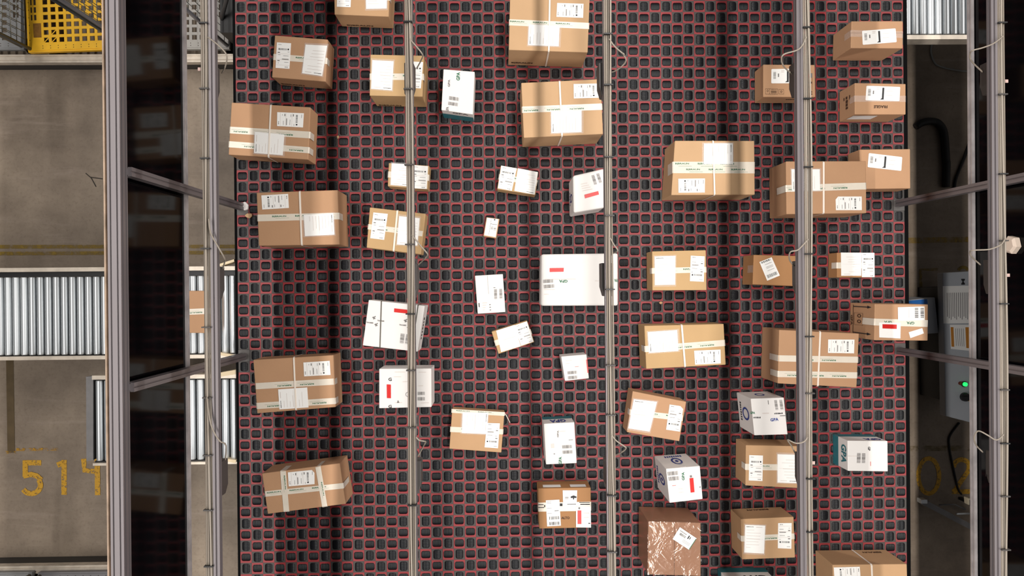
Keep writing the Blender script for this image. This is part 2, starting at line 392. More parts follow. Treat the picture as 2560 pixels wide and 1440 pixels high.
b = Box('white_carton', 'tilted white carton with a dark strap, red sticker and grey bird-like logos', 'box', pts('C', 1302, 35, 1808, 88, 1742, 502, 1248, 445), .2, WHITE)
b.band('strap', DSTRAP, 'C', 1417, 46, 1404, 464, 10, .2, .2, lift=.003); b.band('strap', DSTRAP, 'C', 1748, 82, 1690, 496, 9, .2, .2, lift=.003)  # the right-hand band is just a narrow dark stripe across the carton
sticker(b, 'C', 1533, 111, 1662, 125, 1657, 158, 1531, 145)
bar_pair(b, 'C', (1590, 338, 1627, 343, 1617, 430, 1582, 425), (1640, 344, 1678, 350, 1664, 437, 1628, 431), down=True)
sh = b.whole()
def bird(sh, a, c, s, k='e'):
    for q in ([(0, .5), (.35, .2), (.6, .35), (.35, .62)], [(.5, .3), (.75, 0), (.95, .15), (.68, .5)], [(.3, .55), (.62, .45), (.7, .75), (.45, 1.0)], [(.62, .5), (.95, .62), (.9, .8), (.62, .7)]):
        sh.poly(k, [(a + x * s, c + y * s * 1.25) for x, y in reversed(q)])
for a, c in ((.1, .33), (.155, .475), (.665, .32), (.74, .46)): bird(sh, a, c, .07)
for a, c in ((.01, .475), (.2, .41), (.6, .45), (.76, .4)): sh.text('e', 'TRAUMER', a, c, a + .13, c + .03)
sh.flush(b.root)
sh = b.side(1, .25, .3, .75, .5); sh.scribble('k', 0, 0, 1, 1, 7); sh.flush(b.root)

b = Box('white_carton', 'white carton under the second overhead beam, upright red sticker on its left', 'box', pts('C', 1396, 655, 1866, 652, 1868, 1000, 1396, 1011), .2, WHITE)
sticker(b, 'C', 1465, 795, 1502, 797, 1503, 920, 1467, 918)
bar_pair(b, 'G', (16, 862, 82, 862, 82, 890, 16, 890), (14, 910, 82, 910, 82, 940, 14, 940))
sh = b.top('C', 1480, 735, 1510, 735, 1510, 765, 1480, 765); sh.text('k', 'G', 0, 0, 1, 1); sh.flush(b.root)
sh = b.top('C', 1480, 980, 1510, 980, 1510, 1008, 1480, 1008); sh.text('k', 'G', 0, 0, 1, 1); sh.flush(b.root)
sh = b.whole()
for a0, t0, a1 in ((.3, .08, .5), (.28, .2, .42), (.45, .33, .56), (.76, .09, .9), (.75, .44, .84), (.8, .88, .95), (.3, .86, .44)): sh.rect('f', a0, t0, a1, t0 + .012)
sh.ring('e', .55, .66, .045, .06, .2); sh.poly('e', [(.36, .8), (.34, .87), (.39, .87)]); sh.flush(b.root)

b = Box('cardboard_box', 'tilted carton at bottom left with three crossing printed tapes and a cut-corner label', 'box', pts('D', 400, 355, 1226, 246, 1290, 677, 462, 784), .21, CARD['warm'])
b.band('packing_tape', TAPE, 'D', 432, 572, 1262, 484, 58, .03, .15, words=BB, phase=.9)
b.band('packing_tape', TAPE, 'D', 626, 328, 662, 758, 60, .12, .03, words=BB, phase=.8, lift=.0022); b.band('packing_tape', TAPE, 'D', 996, 280, 1068, 706, 56, .12, .03, words=BB, phase=.3, lift=.0022)
ship_label(b, 'D', 677, 342, 958, 313, 960, 466, 686, 490, turn='r', cut='tl')

b = Box('cardboard_box', 'largest strapped carton, cut off by the top edge in the middle of the bed', 'box', pts('E', 846, -40, 1563, -10, 1545, 472, 835, 449), .29, CARD['pale'])
b.band('packing_tape', TAPE, 'E', 840, 201, 1556, 234, 56, .05, .07, words=BB, phase=.97); ship_label(b, 'E', 1270, 28, 1508, 35, 1504, 162, 1264, 153, turn='r')
pouch(b, 'E', 1015, 222, 1292, 236, 1284, 418, 1008, 408, turn='l'); b.band('strap', STRAP, 'E', 1204, -25, 1195, 462, 15, .29, .29, lift=.0045)
sh = b.side(2, .04, .76, .32, .86); sh.text('c', 'B|BRAUN', 0, 0, 1, 1); sh.flush(b.root)

b = Box('white_carton', 'white carton with teal base standing near the top, green lettering turned sideways', 'box', pts('E', 247, 622, 528, 645, 512, 1030, 228, 990), .19, WHITE)
sh = b.side(2, 0, .42, 1, 1); sh.quad('teal_band', TEAL, b.root)
sh = b.side(2, .35, .05, .85, .22); sh.text('e', 'GPA', 0, 0, 1, 1); sh.flush(b.root)
bar_pair(b, 'E', (300, 865, 388, 880, 386, 910, 298, 898), (292, 915, 380, 928, 377, 958, 290, 944))
for q in ((363, 724, 365, 650, 397, 652, 395, 726), (268, 1003, 270, 960, 297, 963, 294, 1006), (286, 782, 288, 716, 308, 718, 306, 784)):
    sh = b.top('E', *q); sh.text('g' if q[0] > 350 else 'e', 'GPA', 0, 0, 1, 1); sh.flush(b.root)

b = Box('cardboard_box', 'strapped carton left of the third overhead beam with a large bright pouch', 'box', pts('E', 947, 745, 1662, 711, 1684, 1206, 970, 1240), .29, CARD['pale'])
b.band('packing_tape', TAPE, 'E', 1674, 960, 957, 988, 58, .06, .06, words=BB, phase=.2); ship_label(b, 'E', 1418, 757, 1656, 752, 1660, 880, 1420, 887, turn='r')
pouch(b, 'E', 1215, 1005, 1490, 994, 1490, 1190, 1218, 1200, turn='l'); b.band('strap', STRAP, 'E', 1292, 729, 1314, 1224, 15, .29, .29, lift=.0045)

b = Box('cardboard_box', 'small tilted carton mid bed, top almost covered by a label and a note', 'box', pts('F', 763, 120, 1099, 180, 1075, 388, 730, 334), .12, CARD['olive'])
b.band('packing_tape', TAPE, 'F', 748, 222, 1087, 280, 50, .04, .04, words=BB); ship_label(b, 'F', 767, 123, 907, 148, 862, 350, 737, 326); pouch(b, 'F', 917, 147, 1097, 181, 1067, 384, 885, 350, turn='d', film=False)

b = Box('padded_parcel', 'crumpled white parcel left of the third overhead beam with a tilted red sticker', 'box', pts('F', 1412, 213, 1696, 147, 1702, 500, 1418, 548), .26, WHITE, bev=.012)
sticker(b, 'F', 1515, 385, 1640, 352, 1646, 383, 1521, 418)
bar_pair(b, 'F', (1578, 213, 1604, 207, 1630, 292, 1604, 299), (1622, 199, 1648, 192, 1674, 276, 1650, 283), down=True)
sh = b.top('F', 1474, 472, 1428, 484, 1432, 504, 1478, 492); sh.text('g', 'GPA', 0, 0, 1, 1); sh.flush(b.root)
sh = b.side(3, .35, .2, .75, .75); sh.ring('n', .5, .45, .3, .4, .3); sh.scribble('n', 0, .85, 1, 1, 5); sh.flush(b.root)
sh = b.top('F', 1480, 280, 1580, 260, 1600, 340, 1500, 360)
for i in range(4): sh.rect('f', 0, .1 + .25 * i, .6 + .1 * i, .16 + .25 * i)
sh.flush(b.root)

b = Box('small_parcel', 'tiny white-labelled parcel, the smallest box on the bed', 'box', pts('F', 634, 586, 752, 602, 722, 776, 606, 757), .06, CARD['pale'])
sh = b.top('F', 640, 592, 742, 606, 716, 766, 614, 748, lift=.0015); o = sh.quad('shipping_label', PAPER, b.root)
sh.bars('b', .46, .44, .66, .62, 6, True); sh.bars('b', .72, .46, .92, .66, 6, True); sh.rect('k', .38, .05, .4, .95); sh.rect('k', .4, .3, .95, .32); sh.rect('k', .62, .02, .74, .09); sh.flush(o)

b = Box('white_carton', 'flat white carton in the middle of the bed with two upright barcodes', 'box', pts('F', 530, 1113, 782, 1098, 805, 1441, 555, 1456), .1, WHITE)
bar_pair(b, 'F', (703, 1236, 728, 1235, 730, 1325, 705, 1326), (750, 1234, 775, 1233, 777, 1321, 752, 1322), down=True)
sh = b.whole(); sh.rect('k', .63, .34, .7, .35); sh.rect('e', .44, .02, .445, .5); sh.rect('k', .06, .72, .09, .83)
for i in range(4): sh.rect('f', .2, .72 + .06 * i, .36 - .03 * i, .735 + .06 * i)
for y in (.77, .84, .91): sh.rect('e', .44, y, .49, y + .02)
sh.flush(b.root)

b = Box('white_carton', 'largest white carton, left of and under the third overhead beam, red sticker', 'box', pts('F', 1128, 920, 1818, 910, 1819, 1383, 1125, 1385), .2, WHITE, bev=.012)
sticker(b, 'F', 1203, 1045, 1330, 1043, 1328, 1077, 1203, 1080)
bar_pair(b, 'F', (1145, 1150, 1238, 1145, 1238, 1175, 1146, 1180), (1150, 1196, 1246, 1190, 1247, 1220, 1152, 1228))
sh = b.top('F', 1364, 1176, 1288, 1176, 1288, 1150, 1364, 1150); sh.text('g', 'GPA', 0, 0, 1, 1); sh.flush(b.root)
sh = b.top('F', 1812, 1170, 1784, 1170, 1784, 1142, 1812, 1142); sh.text('g', 'PA', 0, 0, 1, 1); sh.flush(b.root)
sh = b.whole()
for a0, t0, a1 in ((.04, .77, .1), (.05, .48, .45), (.7, .52, .75), (.04, .68, .18)): sh.rect('f', a0, t0, a1, t0 + .01)
sh.flush(b.root)

b = Box('cardboard_box', 'small carton twisted clockwise mid bed, nearly covered by white paper', 'box', pts('G', 680, 322, 1000, 222, 1065, 415, 742, 522), .09, CARD['olive'])
b.band('packing_tape', TAPE, 'G', 712, 425, 1035, 322, 50, .03, .03, words=BB); pouch(b, 'G', 722, 312, 887, 260, 942, 452, 766, 504, turn='d', film=False, title=None); ship_label(b, 'G', 888, 264, 998, 228, 1058, 410, 945, 448)

b = Box('white_carton', 'small square white carton left of the third overhead beam with two barcodes', 'box', pts('G', 1306, 545, 1535, 525, 1557, 741, 1341, 765), .15, WHITE)
bar_pair(b, 'G', (1364, 678, 1448, 672, 1450, 698, 1366, 705), (1367, 722, 1452, 716, 1454, 743, 1369, 750))
sh = b.whole(); sh.rect('r', .48, .46, .64, .47); sh.rect('f', .15, .18, .4, .19); sh.rect('f', .12, .3, .3, .31); sh.flush(b.root)
sticker(b, 'G', 1531, 572, 1541, 572, 1553, 690, 1543, 692)
sh = b.side(1, .2, 0, .75, .5, lift=.002); sh.quad('red_sticker', RED, b.root)

b = Box('cardboard_box', 'low carton below mid bed with tape along its upper edge and two overlapping papers', 'box', pts('G', 325, 1015, 796, 1045, 768, 1410, 300, 1375), .08, CARD['tan'])
b.band('packing_tape', TAPE, 'G', 322, 1034, 796, 1062, 34, .03, .03, words=BB, phase=.8); b.band('packing_tape', TAPE, 'G', 310, 1200, 782, 1222, 48, .04, .04, words=BB, phase=.5)
pouch(b, 'G', 420, 1046, 650, 1052, 637, 1242, 412, 1232, turn='r'); ship_label(b, 'G', 640, 1142, 755, 1146, 738, 1370, 617, 1361, turn='d')
MB().tube(smooth_path([at(*pt('G', u, v), b.z - dz) for u, v, dz in ((795, 1058, .0), (806, 1066, .01), (828, 1105, .04), (846, 1140, .07))]), .003, 6).build('strap', STRAP, b.root, True)

b = Box('white_carton', 'white carton with a dark teal back edge, standing above the carton marked ALTO', 'box', pts('H', 1150, 70, 1425, 56, 1447, 425, 1170, 437), .21, WHITE)
b.side(0, 0, .62, 1, 1).quad('teal_band', TEAL, b.root)
sh = b.side(0, .25, .08, .78, .5); sh.text('n', 'GPA', 0, 0, 1, 1); sh.flush(b.root)
bar_pair(b, 'H', (1316, 264, 1405, 260, 1407, 288, 1318, 292), (1320, 312, 1410, 307, 1412, 336, 1322, 340))
sh = b.top('H', 1284, 434, 1284, 368, 1312, 366, 1312, 432); sh.text('g', 'GPA', 0, 0, 1, 1); sh.flush(b.root)
sh = b.top('H', 1270, 192, 1270, 130, 1284, 130, 1284, 192); sh.text('e', 'GPA', 0, 0, 1, 1); sh.flush(b.root)
sh = b.whole(); sh.rect('e', .78, .42, .92, .43); sh.rect('f', .2, .5, .3, .6); sh.rect('f', .45, .2, .7, .21); sh.rect('k', .27, .74, .31, .755); sh.flush(b.root)

b = Box('cardboard_box', 'brown carton stamped ALTO with white labels and an upright red sticker', 'box', pts('H', 1098, 652, 1573, 645, 1575, 1005, 1110, 1015), .16, CARD['brown'])
b.band('packing_tape', TAPE, 'H', 1103, 820, 1574, 812, 82, .06, .06)
sh = b.top('H', 1320, 668, 1450, 668, 1446, 800, 1324, 802, lift=.0024); o = sh.quad('shipping_label', PAPER, b.root)
sh.poly('k', [(.55, .42), (.75, .34), (.97, .42), (.97, .52), (.55, .52)]); sh.rect('k', .72, .52, .8, .62); sh.rect('e', .15, .45, .4, .5); sh.rect('e', .15, .55, .4, .58); sh.rect('k', .3, .92, .95, .96); sh.flush(o)
sh = b.top('H', 1168, 758, 1290, 751, 1304, 985, 1180, 992, lift=.003); o = sh.quad('shipping_label', PAPER, b.root)
sh.bars('K', .18, .63, .92, .75, 12); sh.bars('K', .18, .84, .92, .96, 12); sh.rect('k', .6, .41, .9, .43)
for t in (.05, .1, .3, .5): sh.rect('e', .05, t, .4, t + .012)
sh.flush(o)
sh = b.top('H', 1440, 815, 1572, 812, 1575, 1003, 1440, 1000, lift=.003); o = sh.quad('document_pouch', PAPER, b.root)
sh.quad('red_sticker', RED, o, .1, .18, .36, .84, .0008); sh.rect('e', .16, .03, .28, .12); sh.rect('f', .5, .3, .9, .33); sh.rect('f', .5, .5, .85, .53); sh.rect('k', .82, .78, .95, .82); sh.flush(o)
sh = b.top('H', 1308, 905, 1382, 905, 1382, 928, 1308, 928); sh.text('c', 'ALTO', 0, 0, 1, 1); sh.flush(b.root)
sh = b.top('H', 1090, 770, 1575, 770, 1575, 850, 1090, 850, lift=.0016)
sh.rect('k', .02, .3, .12, .38); sh.rect('k', .02, .62, .13, .7); sh.rect('k', .13, .38, .15, .62); sh.rect('k', .42, .2, .47, .5); sh.rect('k', .78, .06, .98, .13); sh.rect('k', .8, .25, .98, .36); sh.flush(b.root)
for x0, x1 in ((.08, .38), (.56, .9)):
    b.side(0, x0, .1, x1, .45).quad('sealing_sticker', PAPER, b.root)

b = Box('cardboard_box', 'large carton right of middle, double-width printed tape and a bright pouch at its top', 'box', pts('I', 530, 114, 1245, 115, 1250, 600, 498, 604), .26, CARD['pale'])
b.band('packing_tape', TAPE, 'I', 512, 355, 1247, 357, 104, .12, .05, words=BB2, phase=.9)
ship_label(b, 'I', 560, 457, 800, 455, 798, 581, 562, 583, turn='l'); pouch(b, 'I', 790, 140, 1050, 138, 1051, 325, 788, 325, turn='r')
b.band('strap', STRAP, 'I', 872, 114, 886, 602, 14, .26, .26, lift=.0055)

b = Box('cardboard_box', 'tall strapped carton behind the fourth overhead beam, overlapping a carton to its right', 'box', pts('I', 1530, 300, 'M', 450, 225, 455, 694, 'I', 1535, 776), .27, CARD['warm'])
b.band('packing_tape', TAPE, 'M', 452, 450, -268, 473, 62, .05, .14, words=BB, phase=.15)
pouch(b, 'I', 1577, 372, 1832, 372, 1835, 563, 1582, 566, turn='l'); ship_label(b, 'M', 174, 545, 410, 545, 411, 668, 178, 668, turn='r', cut='bl')
b.band('strap', STRAP, 'M', 66, 230, 66, 697, 17, .27, .27, lift=.0045)

b = Box('cardboard_box', 'carton right of middle, tall white pouch at its left, label at its right', 'box', pts('I', 325, 1110, 809, 1099, 816, 1459, 328, 1462), .17, CARD['olive'])
b.band('packing_tape', TAPE, 'I', 326, 1286, 812, 1275, 52, .06, .04, words=BB, phase=.6)
pouch(b, 'I', 347, 1156, 534, 1151, 532, 1410, 350, 1414); ship_label(b, 'I', 672, 1149, 797, 1155, 789, 1384, 664, 1378, turn='d')

b = Box('cardboard_box', 'small plain brown carton left of the fourth overhead beam, one tilted white label', 'box', pts('I', 1240, 1141, 1660, 1152, 1655, 1424, 1230, 1408), .19, CARD['brown'])
sh = b.top('I', 1290, 1206, 1400, 1163, 1474, 1328, 1360, 1375, lift=.0015); o = sh.quad('shipping_label', PAPER, b.root)
sh.bars('K', .08, .03, .9, .12, 11); sh.bars('K', .12, .74, .9, .9, 13)
for t in (.22, .36, .42, .55): sh.rect('e', .3, t, .85, t + .015)
sh.flush(o); b.side(3, .35, 0, .6, .5).quad('clear_tape', CLEAR, b.root)

b = Box('cardboard_box', 'long yellowish carton right of middle, white strap, pouch left and label at lower right', 'box', pts('J', 255, 412, 970, 395, 989, 763, 272, 800), .2, CARD['olive'])
b.band('packing_tape', TAPE, 'J', 980, 566, 262, 622, 56, .05, .1, words=BB, phase=.5); pouch(b, 'J', 284, 468, 550, 450, 561, 638, 297, 656, turn='l')
ship_label(b, 'J', 702, 636, 940, 626, 942, 750, 711, 762, turn='r'); b.band('strap', STRAP, 'J', 590, 404, 621, 782, 16, .2, .2, lift=.0045)

b = Box('cardboard_box', 'large dull carton behind the fourth overhead beam with two long printed tapes and a strap', 'box', pts('J', 1470, 448, 'N', 388, 482, 366, 968, 'J', 1457, 931), .28, CARD['warm'])
b.band('packing_tape', TAPE, 'N', 380, 718, -335, 705, 56, .03, .14, words=BB, phase=.0)
b.band('packing_tape', TAPE, 'N', 372, 858, -340, 846, 56, .03, .12, words=BB, phase=.5)
ship_label(b, 'N', 108, 535, 345, 536, 341, 660, 106, 656, turn='r'); b.band('strap', STRAP, 'N', 36, 463, 14, 955, 16, .28, .28, lift=.0045)

b = Box('cardboard_box', 'tilted carton right of the third overhead beam, white pouch left, cut-corner label right', 'box', pts('J', 150, 1000, 633, 1096, 570, 1452, 98, 1370), .16, CARD['warm'])
b.band('packing_tape', TAPE, 'J', 125, 1190, 603, 1244, 52, .06, .04, words=BB, phase=.35)
pouch(b, 'J', 160, 1072, 368, 1096, 302, 1364, 110, 1334); ship_label(b, 'J', 482, 1120, 606, 1138, 574, 1364, 450, 1346, turn='d', cut='bl')

b = Box('white_carton', 'white carton left of the fourth overhead beam, blue ring logo on its side', 'box', pts('J', 1213, 1068, 1512, 1058, 1546, 1390, 1246, 1399), .26, WHITE)
bar_pair(b, 'J', (1422, 1083, 1447, 1082, 1460, 1170, 1435, 1172), (1468, 1081, 1494, 1080, 1507, 1168, 1480, 1170), down=True)
for q, w, k in (((1206, 1184, 1250, 1184, 1250, 1206, 1206, 1206), 'GPA', 'g'), ((1388, 1246, 1460, 1238, 1462, 1266, 1390, 1274), 'GPA', 'n'), ((1425, 1194, 1500, 1192, 1500, 1206, 1425, 1208), '', 'k'), ((1235, 1230, 1303, 1230, 1303, 1244, 1235, 1244), '', 'k')):
    sh = b.top('J', *q); (sh.text(k, w, 0, 0, 1, 1) if w else sh.scribble(k, 0, 0, 1, 1)); sh.flush(b.root)
sh = b.side(3, .2, .1, .8, .85); sh.ring('n', .5, .45, .3, .3, .28); sh.scribble('k', .05, .82, .95, .95, 8); sh.flush(b.root)
sh = b.side(0, .3, .3, .7, .7); sh.ring('n', .5, .5, .35, .4, .3); sh.flush(b.root)
sh = b.whole(); sh.rect('e', .5, .06, .52, .17); sh.rect('e', .82, .48, .98, .5); sh.rect('f', .3, .4, .5, .42); sh.flush(b.root)

b = Box('white_carton', 'tall white carton with blue logos on two sides and an upright red sticker', 'box', pts('K', 450, 475, 755, 450, 781, 748, 482, 783), .32, WHITE)
bar_pair(b, 'K', (463, 502, 558, 494, 561, 528, 467, 537), (472, 548, 567, 540, 571, 574, 476, 584))
sh = b.top('K', 594, 580, 590, 506, 614, 504, 618, 578); sh.text('g', 'GPA', 0, 0, 1, 1); sh.flush(b.root)
b.band('clear_tape', CLEAR, 'K', 603, 462, 632, 765, 56, .1, .05)
sticker(b, 'K', 661, 560, 695, 556, 706, 684, 671, 689)
sh = b.top('K', 664, 534, 682, 532, 684, 552, 666, 554); sh.rect('e', 0, 0, 1, 1); sh.flush(b.root)
for e in (0, 3):
    sh = b.side(e, .2, .1, .8, .9); sh.ring('n', .5, .45, .26, .3, .3); sh.poly('n', [(.4, .45), (.5, .56), (.6, .45), (.5, .34)]); sh.scribble('n', .05, .8, .95, .95, 8); sh.flush(b.root)
sh = b.whole(); sh.rect('r', .13, .5, .24, .51); sh.rect('f', .3, .62, .45, .63); sh.rect('f', .3, .72, .46, .73); sh.rect('k', .93, .62, .97, .64); sh.flush(b.root)

b = Box('wrapped_carton', 'large carton wrapped in clear stretch film at the bottom with a tilted label', 'box', pts('K', 290, 950, 762, 962, 763, 1442, 286, 1427), .29, mat('cardboard_wrapped', (162, 118, 90), .6, var=.05, scale=5))
FILM = film_mat('stretch_film', .13, .16, (255, 244, 236), .45, 9, True)
o = MB().prism([p + (p - sum(b.T, Vector()) / 4).normalized() * .006 + Vector((0, 0, .004)) for p in (b.T[3], b.T[2], b.T[1], b.T[0])], ZB + .002).build('stretch_film', FILM, b.root); bevel(o, .004)
sh = b.top('K', 573, 998, 724, 1099, 656, 1202, 508, 1104, lift=.0052); o = sh.quad('shipping_label', PAPER, b.root)
sh.bars('K', .14, .3, .5, .48, 10); sh.rect('k', .6, .12, .66, .4); sh.rect('k', .7, .16, .74, .36); sh.scribble('e', .1, .14, .5, .22, 6)
for t in (.6, .68, .76): sh.rect('e', .45, t, .9, t + .02)
sh.rect('g', .97, .05, 1, .98); sh.flush(o)
sh = b.whole(lift=.0005); sh.rect('c', .495, 0, .5, 1); sh.flush(b.root)

b = Box('cardboard_box', 'carton left of the fourth overhead beam below the ring-logo carton, grey-white note at its right', 'box', pts('K', 1170, 262, 1652, 272, 1655, 650, 1166, 626), .19, CARD['tan'])
b.band('packing_tape', TAPE, 'K', 1168, 458, 1653, 464, 56, .07, .03, words=BB, phase=.55)
ship_label(b, 'K', 1198, 351, 1322, 355, 1317, 585, 1194, 579); pouch(b, 'K', 1452, 343, 1628, 348, 1640, 604, 1452, 598, turn='d')

b = Box('cardboard_box', 'carton at the bottom left of the fourth overhead beam, tall note left, label right', 'box', pts('K', 1124, 928, 1600, 908, 1613, 1275, 1136, 1292), .2, CARD['tan'])
b.band('packing_tape', TAPE, 'K', 1606, 1082, 1130, 1104, 52, .04, .07, words=BB, phase=.2)
pouch(b, 'K', 1161, 978, 1342, 985, 1331, 1237, 1153, 1227); ship_label(b, 'K', 1458, 963, 1580, 962, 1577, 1194, 1455, 1189, turn='d')
sh = b.side(0, .3, .72, .72, .86); sh.text('c', 'B|BRAUN', 0, 0, 1, 1); sh.flush(b.root)

b = Box('white_carton', 'white carton with a teal back cut off by the bottom edge', 'box', [(1822, 1456), (1944, 1455), (1950, 1560), (1826, 1560)], .22, WHITE)
b.side(0, 0, .68, 1, 1).quad('teal_band', TEAL, b.root); b.side(3, 0, .68, 1, 1).quad('teal_band', TEAL, b.root)
sh = b.side(0, .12, .2, .6, .45); sh.text('k', 'GPA', 0, 0, 1, 1); sh.flush(b.root)

b = Box('cardboard_box', 'small carton under the upper fourth overhead beam with stamped recycling symbols', 'box', pts('P', 1325, 580, 1790, 583, 1796, 873, 1325, 873), .15, CARD['warm'])
carrier_label(b, 'P', 1398, 622, 1690, 618, 1692, 750, 1396, 751)
sh = b.top('P', 1344, 798, 1512, 800, 1512, 850, 1344, 848)
for a, t, c, d in ((0, 0, .66, .04), (0, .96, .66, 1), (0, 0, .01, 1), (.22, 0, .23, 1), (.65, 0, .66, 1), (.72, .1, .98, .14), (.72, .92, .98, .96), (.72, .1, .73, .96), (.97, .1, .98, .96)): sh.rect('c', a, t, c, d)
sh.ring('c', .12, .4, .05, .22, .3, 6); sh.ring('c', .85, .52, .06, .22, .35, 6)
for t in (.2, .42, .52, .62, .78): sh.rect('c', .3, t, .6, t + .05)
sh.flush(b.root)
sh = b.top('P', 1728, 660, 1770, 660, 1770, 860, 1728, 860); sh.rect('e', .3, 0, .9, .2); sh.rect('r', 0, .02, .25, .18); sh.rect('c', .1, .38, .8, .46); sh.ring('c', .35, .62, .2, .06, .8); sh.rect('c', .85, .2, .9, .75); sh.text('c', 'E', .4, .8, .9, .95); sh.rect('c', .2, .95, .9, .97); sh.flush(b.root)
sh = b.side(2, .5, .3, .72, .42); sh.scribble('c', 0, 0, 1, 1, 6); sh.flush(b.root)
CG = 'small carrier-label cartons'
b = Box('cardboard_box', 'small carton at the top right corner of the bed with a clear tape seam', 'box', pts('L', 320, 190, 782, 189, 782, 435, 314, 433), .24, CARD['warm'])
b.band('clear_tape', CLEAR, 'L', 317, 300, 782, 312, 60, .08, .05); carrier_label(b, 'L', 413, 278, 715, 256, 725, 380, 419, 405)
sh = b.whole(lift=.0005); sh.rect('c', 0, .44, 1, .445); sh.flush(b.root)
b = Box('cardboard_box', 'small carton at the right edge stamped FRAGILE upside down', 'box', pts('L', 350, 746, 808, 755, 808, 1030, 350, 1030), .2, CARD['warm'])
b.band('clear_tape', CLEAR, 'L', 350, 888, 808, 890, 56, .06, .04); carrier_label(b, 'L', 453, 772, 757, 783, 750, 911, 444, 904)
sh = b.top('L', 642, 974, 520, 974, 520, 948, 642, 948); sh.text('c', 'FRAGILE', 0, 0, 1, 1); sh.flush(b.root)
b.side(2, .02, .15, .5, .6).quad('paper_slip', PAPER, b.root)
sh = b.side(3, .3, .2, .75, .75); sh.scribble('c', 0, .4, 1, .65, 4); sh.rect('c', 0, .15, .3, .25); sh.rect('c', 0, .8, .2, .9); sh.flush(b.root)
b = Box('cardboard_box', 'plain carton overhanging the right bed edge, partly behind a strapped carton', 'box', pts('M', 392, 122, 848, 117, 850, 472, 396, 477), .15, CARD['warm'])
carrier_label(b, 'M', 474, 154, 775, 190, 766, 315, 463, 281)

b = Box('cardboard_box', 'small low carton at the right, top fully covered by white papers', 'box', pts('M', 190, 1050, 526, 1050, 528, 1272, 190, 1274), .12, CARD['brown'])
b.band('packing_tape', TAPE, 'M', 526, 1165, 190, 1165, 55, .02, .07, words=BB)
pouch(b, 'M', 222, 1049, 410, 1050, 405, 1258, 225, 1258, turn='d', film=False, title=None); ship_label(b, 'M', 411, 1051, 524, 1051, 526, 1270, 411, 1270)

b = Box('cardboard_box', 'carton with black arrows on its left side, overhanging the right bed edge', 'box', pts('N', 530, 215, 1008, 220, 1006, 546, 525, 543), .3, CARD['warm'])
b.band('packing_tape', TAPE, 'N', 1006, 392, 528, 378, 62, .03, .14, words=GP, under=False, phase=.4)
sh = b.top('N', 735, 245, 975, 238, 978, 361, 737, 367, lift=.002); o = sh.quad('shipping_label', PAPER, b.root)
sh.bars('K', .63, .1, .76, .84, 12, True); sh.bars('K', .84, .1, .97, .84, 12, True); sh.rect('f', .4, .1, .42, .8); sh.flush(o)
sh = b.top('N', 566, 380, 760, 385, 757, 526, 567, 516, lift=.003); o = sh.quad('document_pouch', PAPER, b.root); sh.quad('red_sticker', RED, o, .15, .12, .82, .4, .0008)
sh = b.top('N', 833, 470, 955, 433, 970, 480, 848, 523, lift=.0015); sh.quad('paper_slip', PAPER, b.root)
sh = b.side(3, 0, 0, 1, 1)
for y in (.1, .85):
    sh.rect('k', y - .012, .22, y + .012, .85); sh.poly('k', [(y - .04, .28), (y + .04, .28), (y, .12)])
sh.rect('c', .05, .84, .95, .86); sh.rect('c', .28, .45, .62, .46); sh.rect('c', .28, .8, .62, .81); sh.rect('c', .28, .45, .285, .8); sh.rect('c', .62, .45, .625, .8)
sh.text('c', 'GPA', .35, .88, .65, .95); sh.ring('c', .36, .6, .05, .08, .4); sh.ring('c', .52, .6, .05, .08, .4); sh.flush(b.root)

b = Box('white_carton', 'white carton with teal lower sides standing at the lower right of the bed', 'box', pts('O', 285, 222, 645, 225, 648, 500, 287, 495), .19, WHITE)
for e in (0, 3): b.side(e, 0, .63, 1, 1).quad('teal_band', TEAL, b.root)
sh = b.side(3, .18, .08, .8, .42); sh.text('t', 'GPA', 0, 0, 1, 1); sh.flush(b.root)
sh = b.side(0, .08, .1, .5, .35); sh.text('n', 'GPA', 0, 0, 1, 1); sh.flush(b.root)
bar_pair(b, 'O', (368, 334, 401, 334, 399, 425, 365, 425), (412, 335, 444, 336, 441, 425, 410, 425), down=True)
sh = b.top('O', 488, 276, 488, 312, 466, 312, 466, 276); sh.text('k', 'GP', 0, 0, 1, 1); sh.flush(b.root)
sh = b.whole(); sh.rect('r', .56, .68, .57, .82); sh.rect('f', 0, .5, .24, .51); sh.flush(b.root)

b = Box('cardboard_box', 'large strapped carton cut off by the bottom edge at the right', 'box', pts('O', 150, 1340, 818, 1333, 830, 1700, 158, 1710), .24, CARD['tan'])
ship_label(b, 'O', 158, 1362, 392, 1355, 402, 1480, 166, 1487, turn='l'); b.band('packing_tape', TAPE, 'O', 154, 1530, 824, 1524, 58, .08, .03, words=BB)
b.band('strap', STRAP, 'O', 497, 1337, 512, 1704, 16, .24, .24, lift=.0045)
sh = b.side(0, .12, .75, .38, .86); sh.text('c', 'B|BRAUN', 0, 0, 1, 1); sh.flush(b.root)
NBED = len(BOXES)

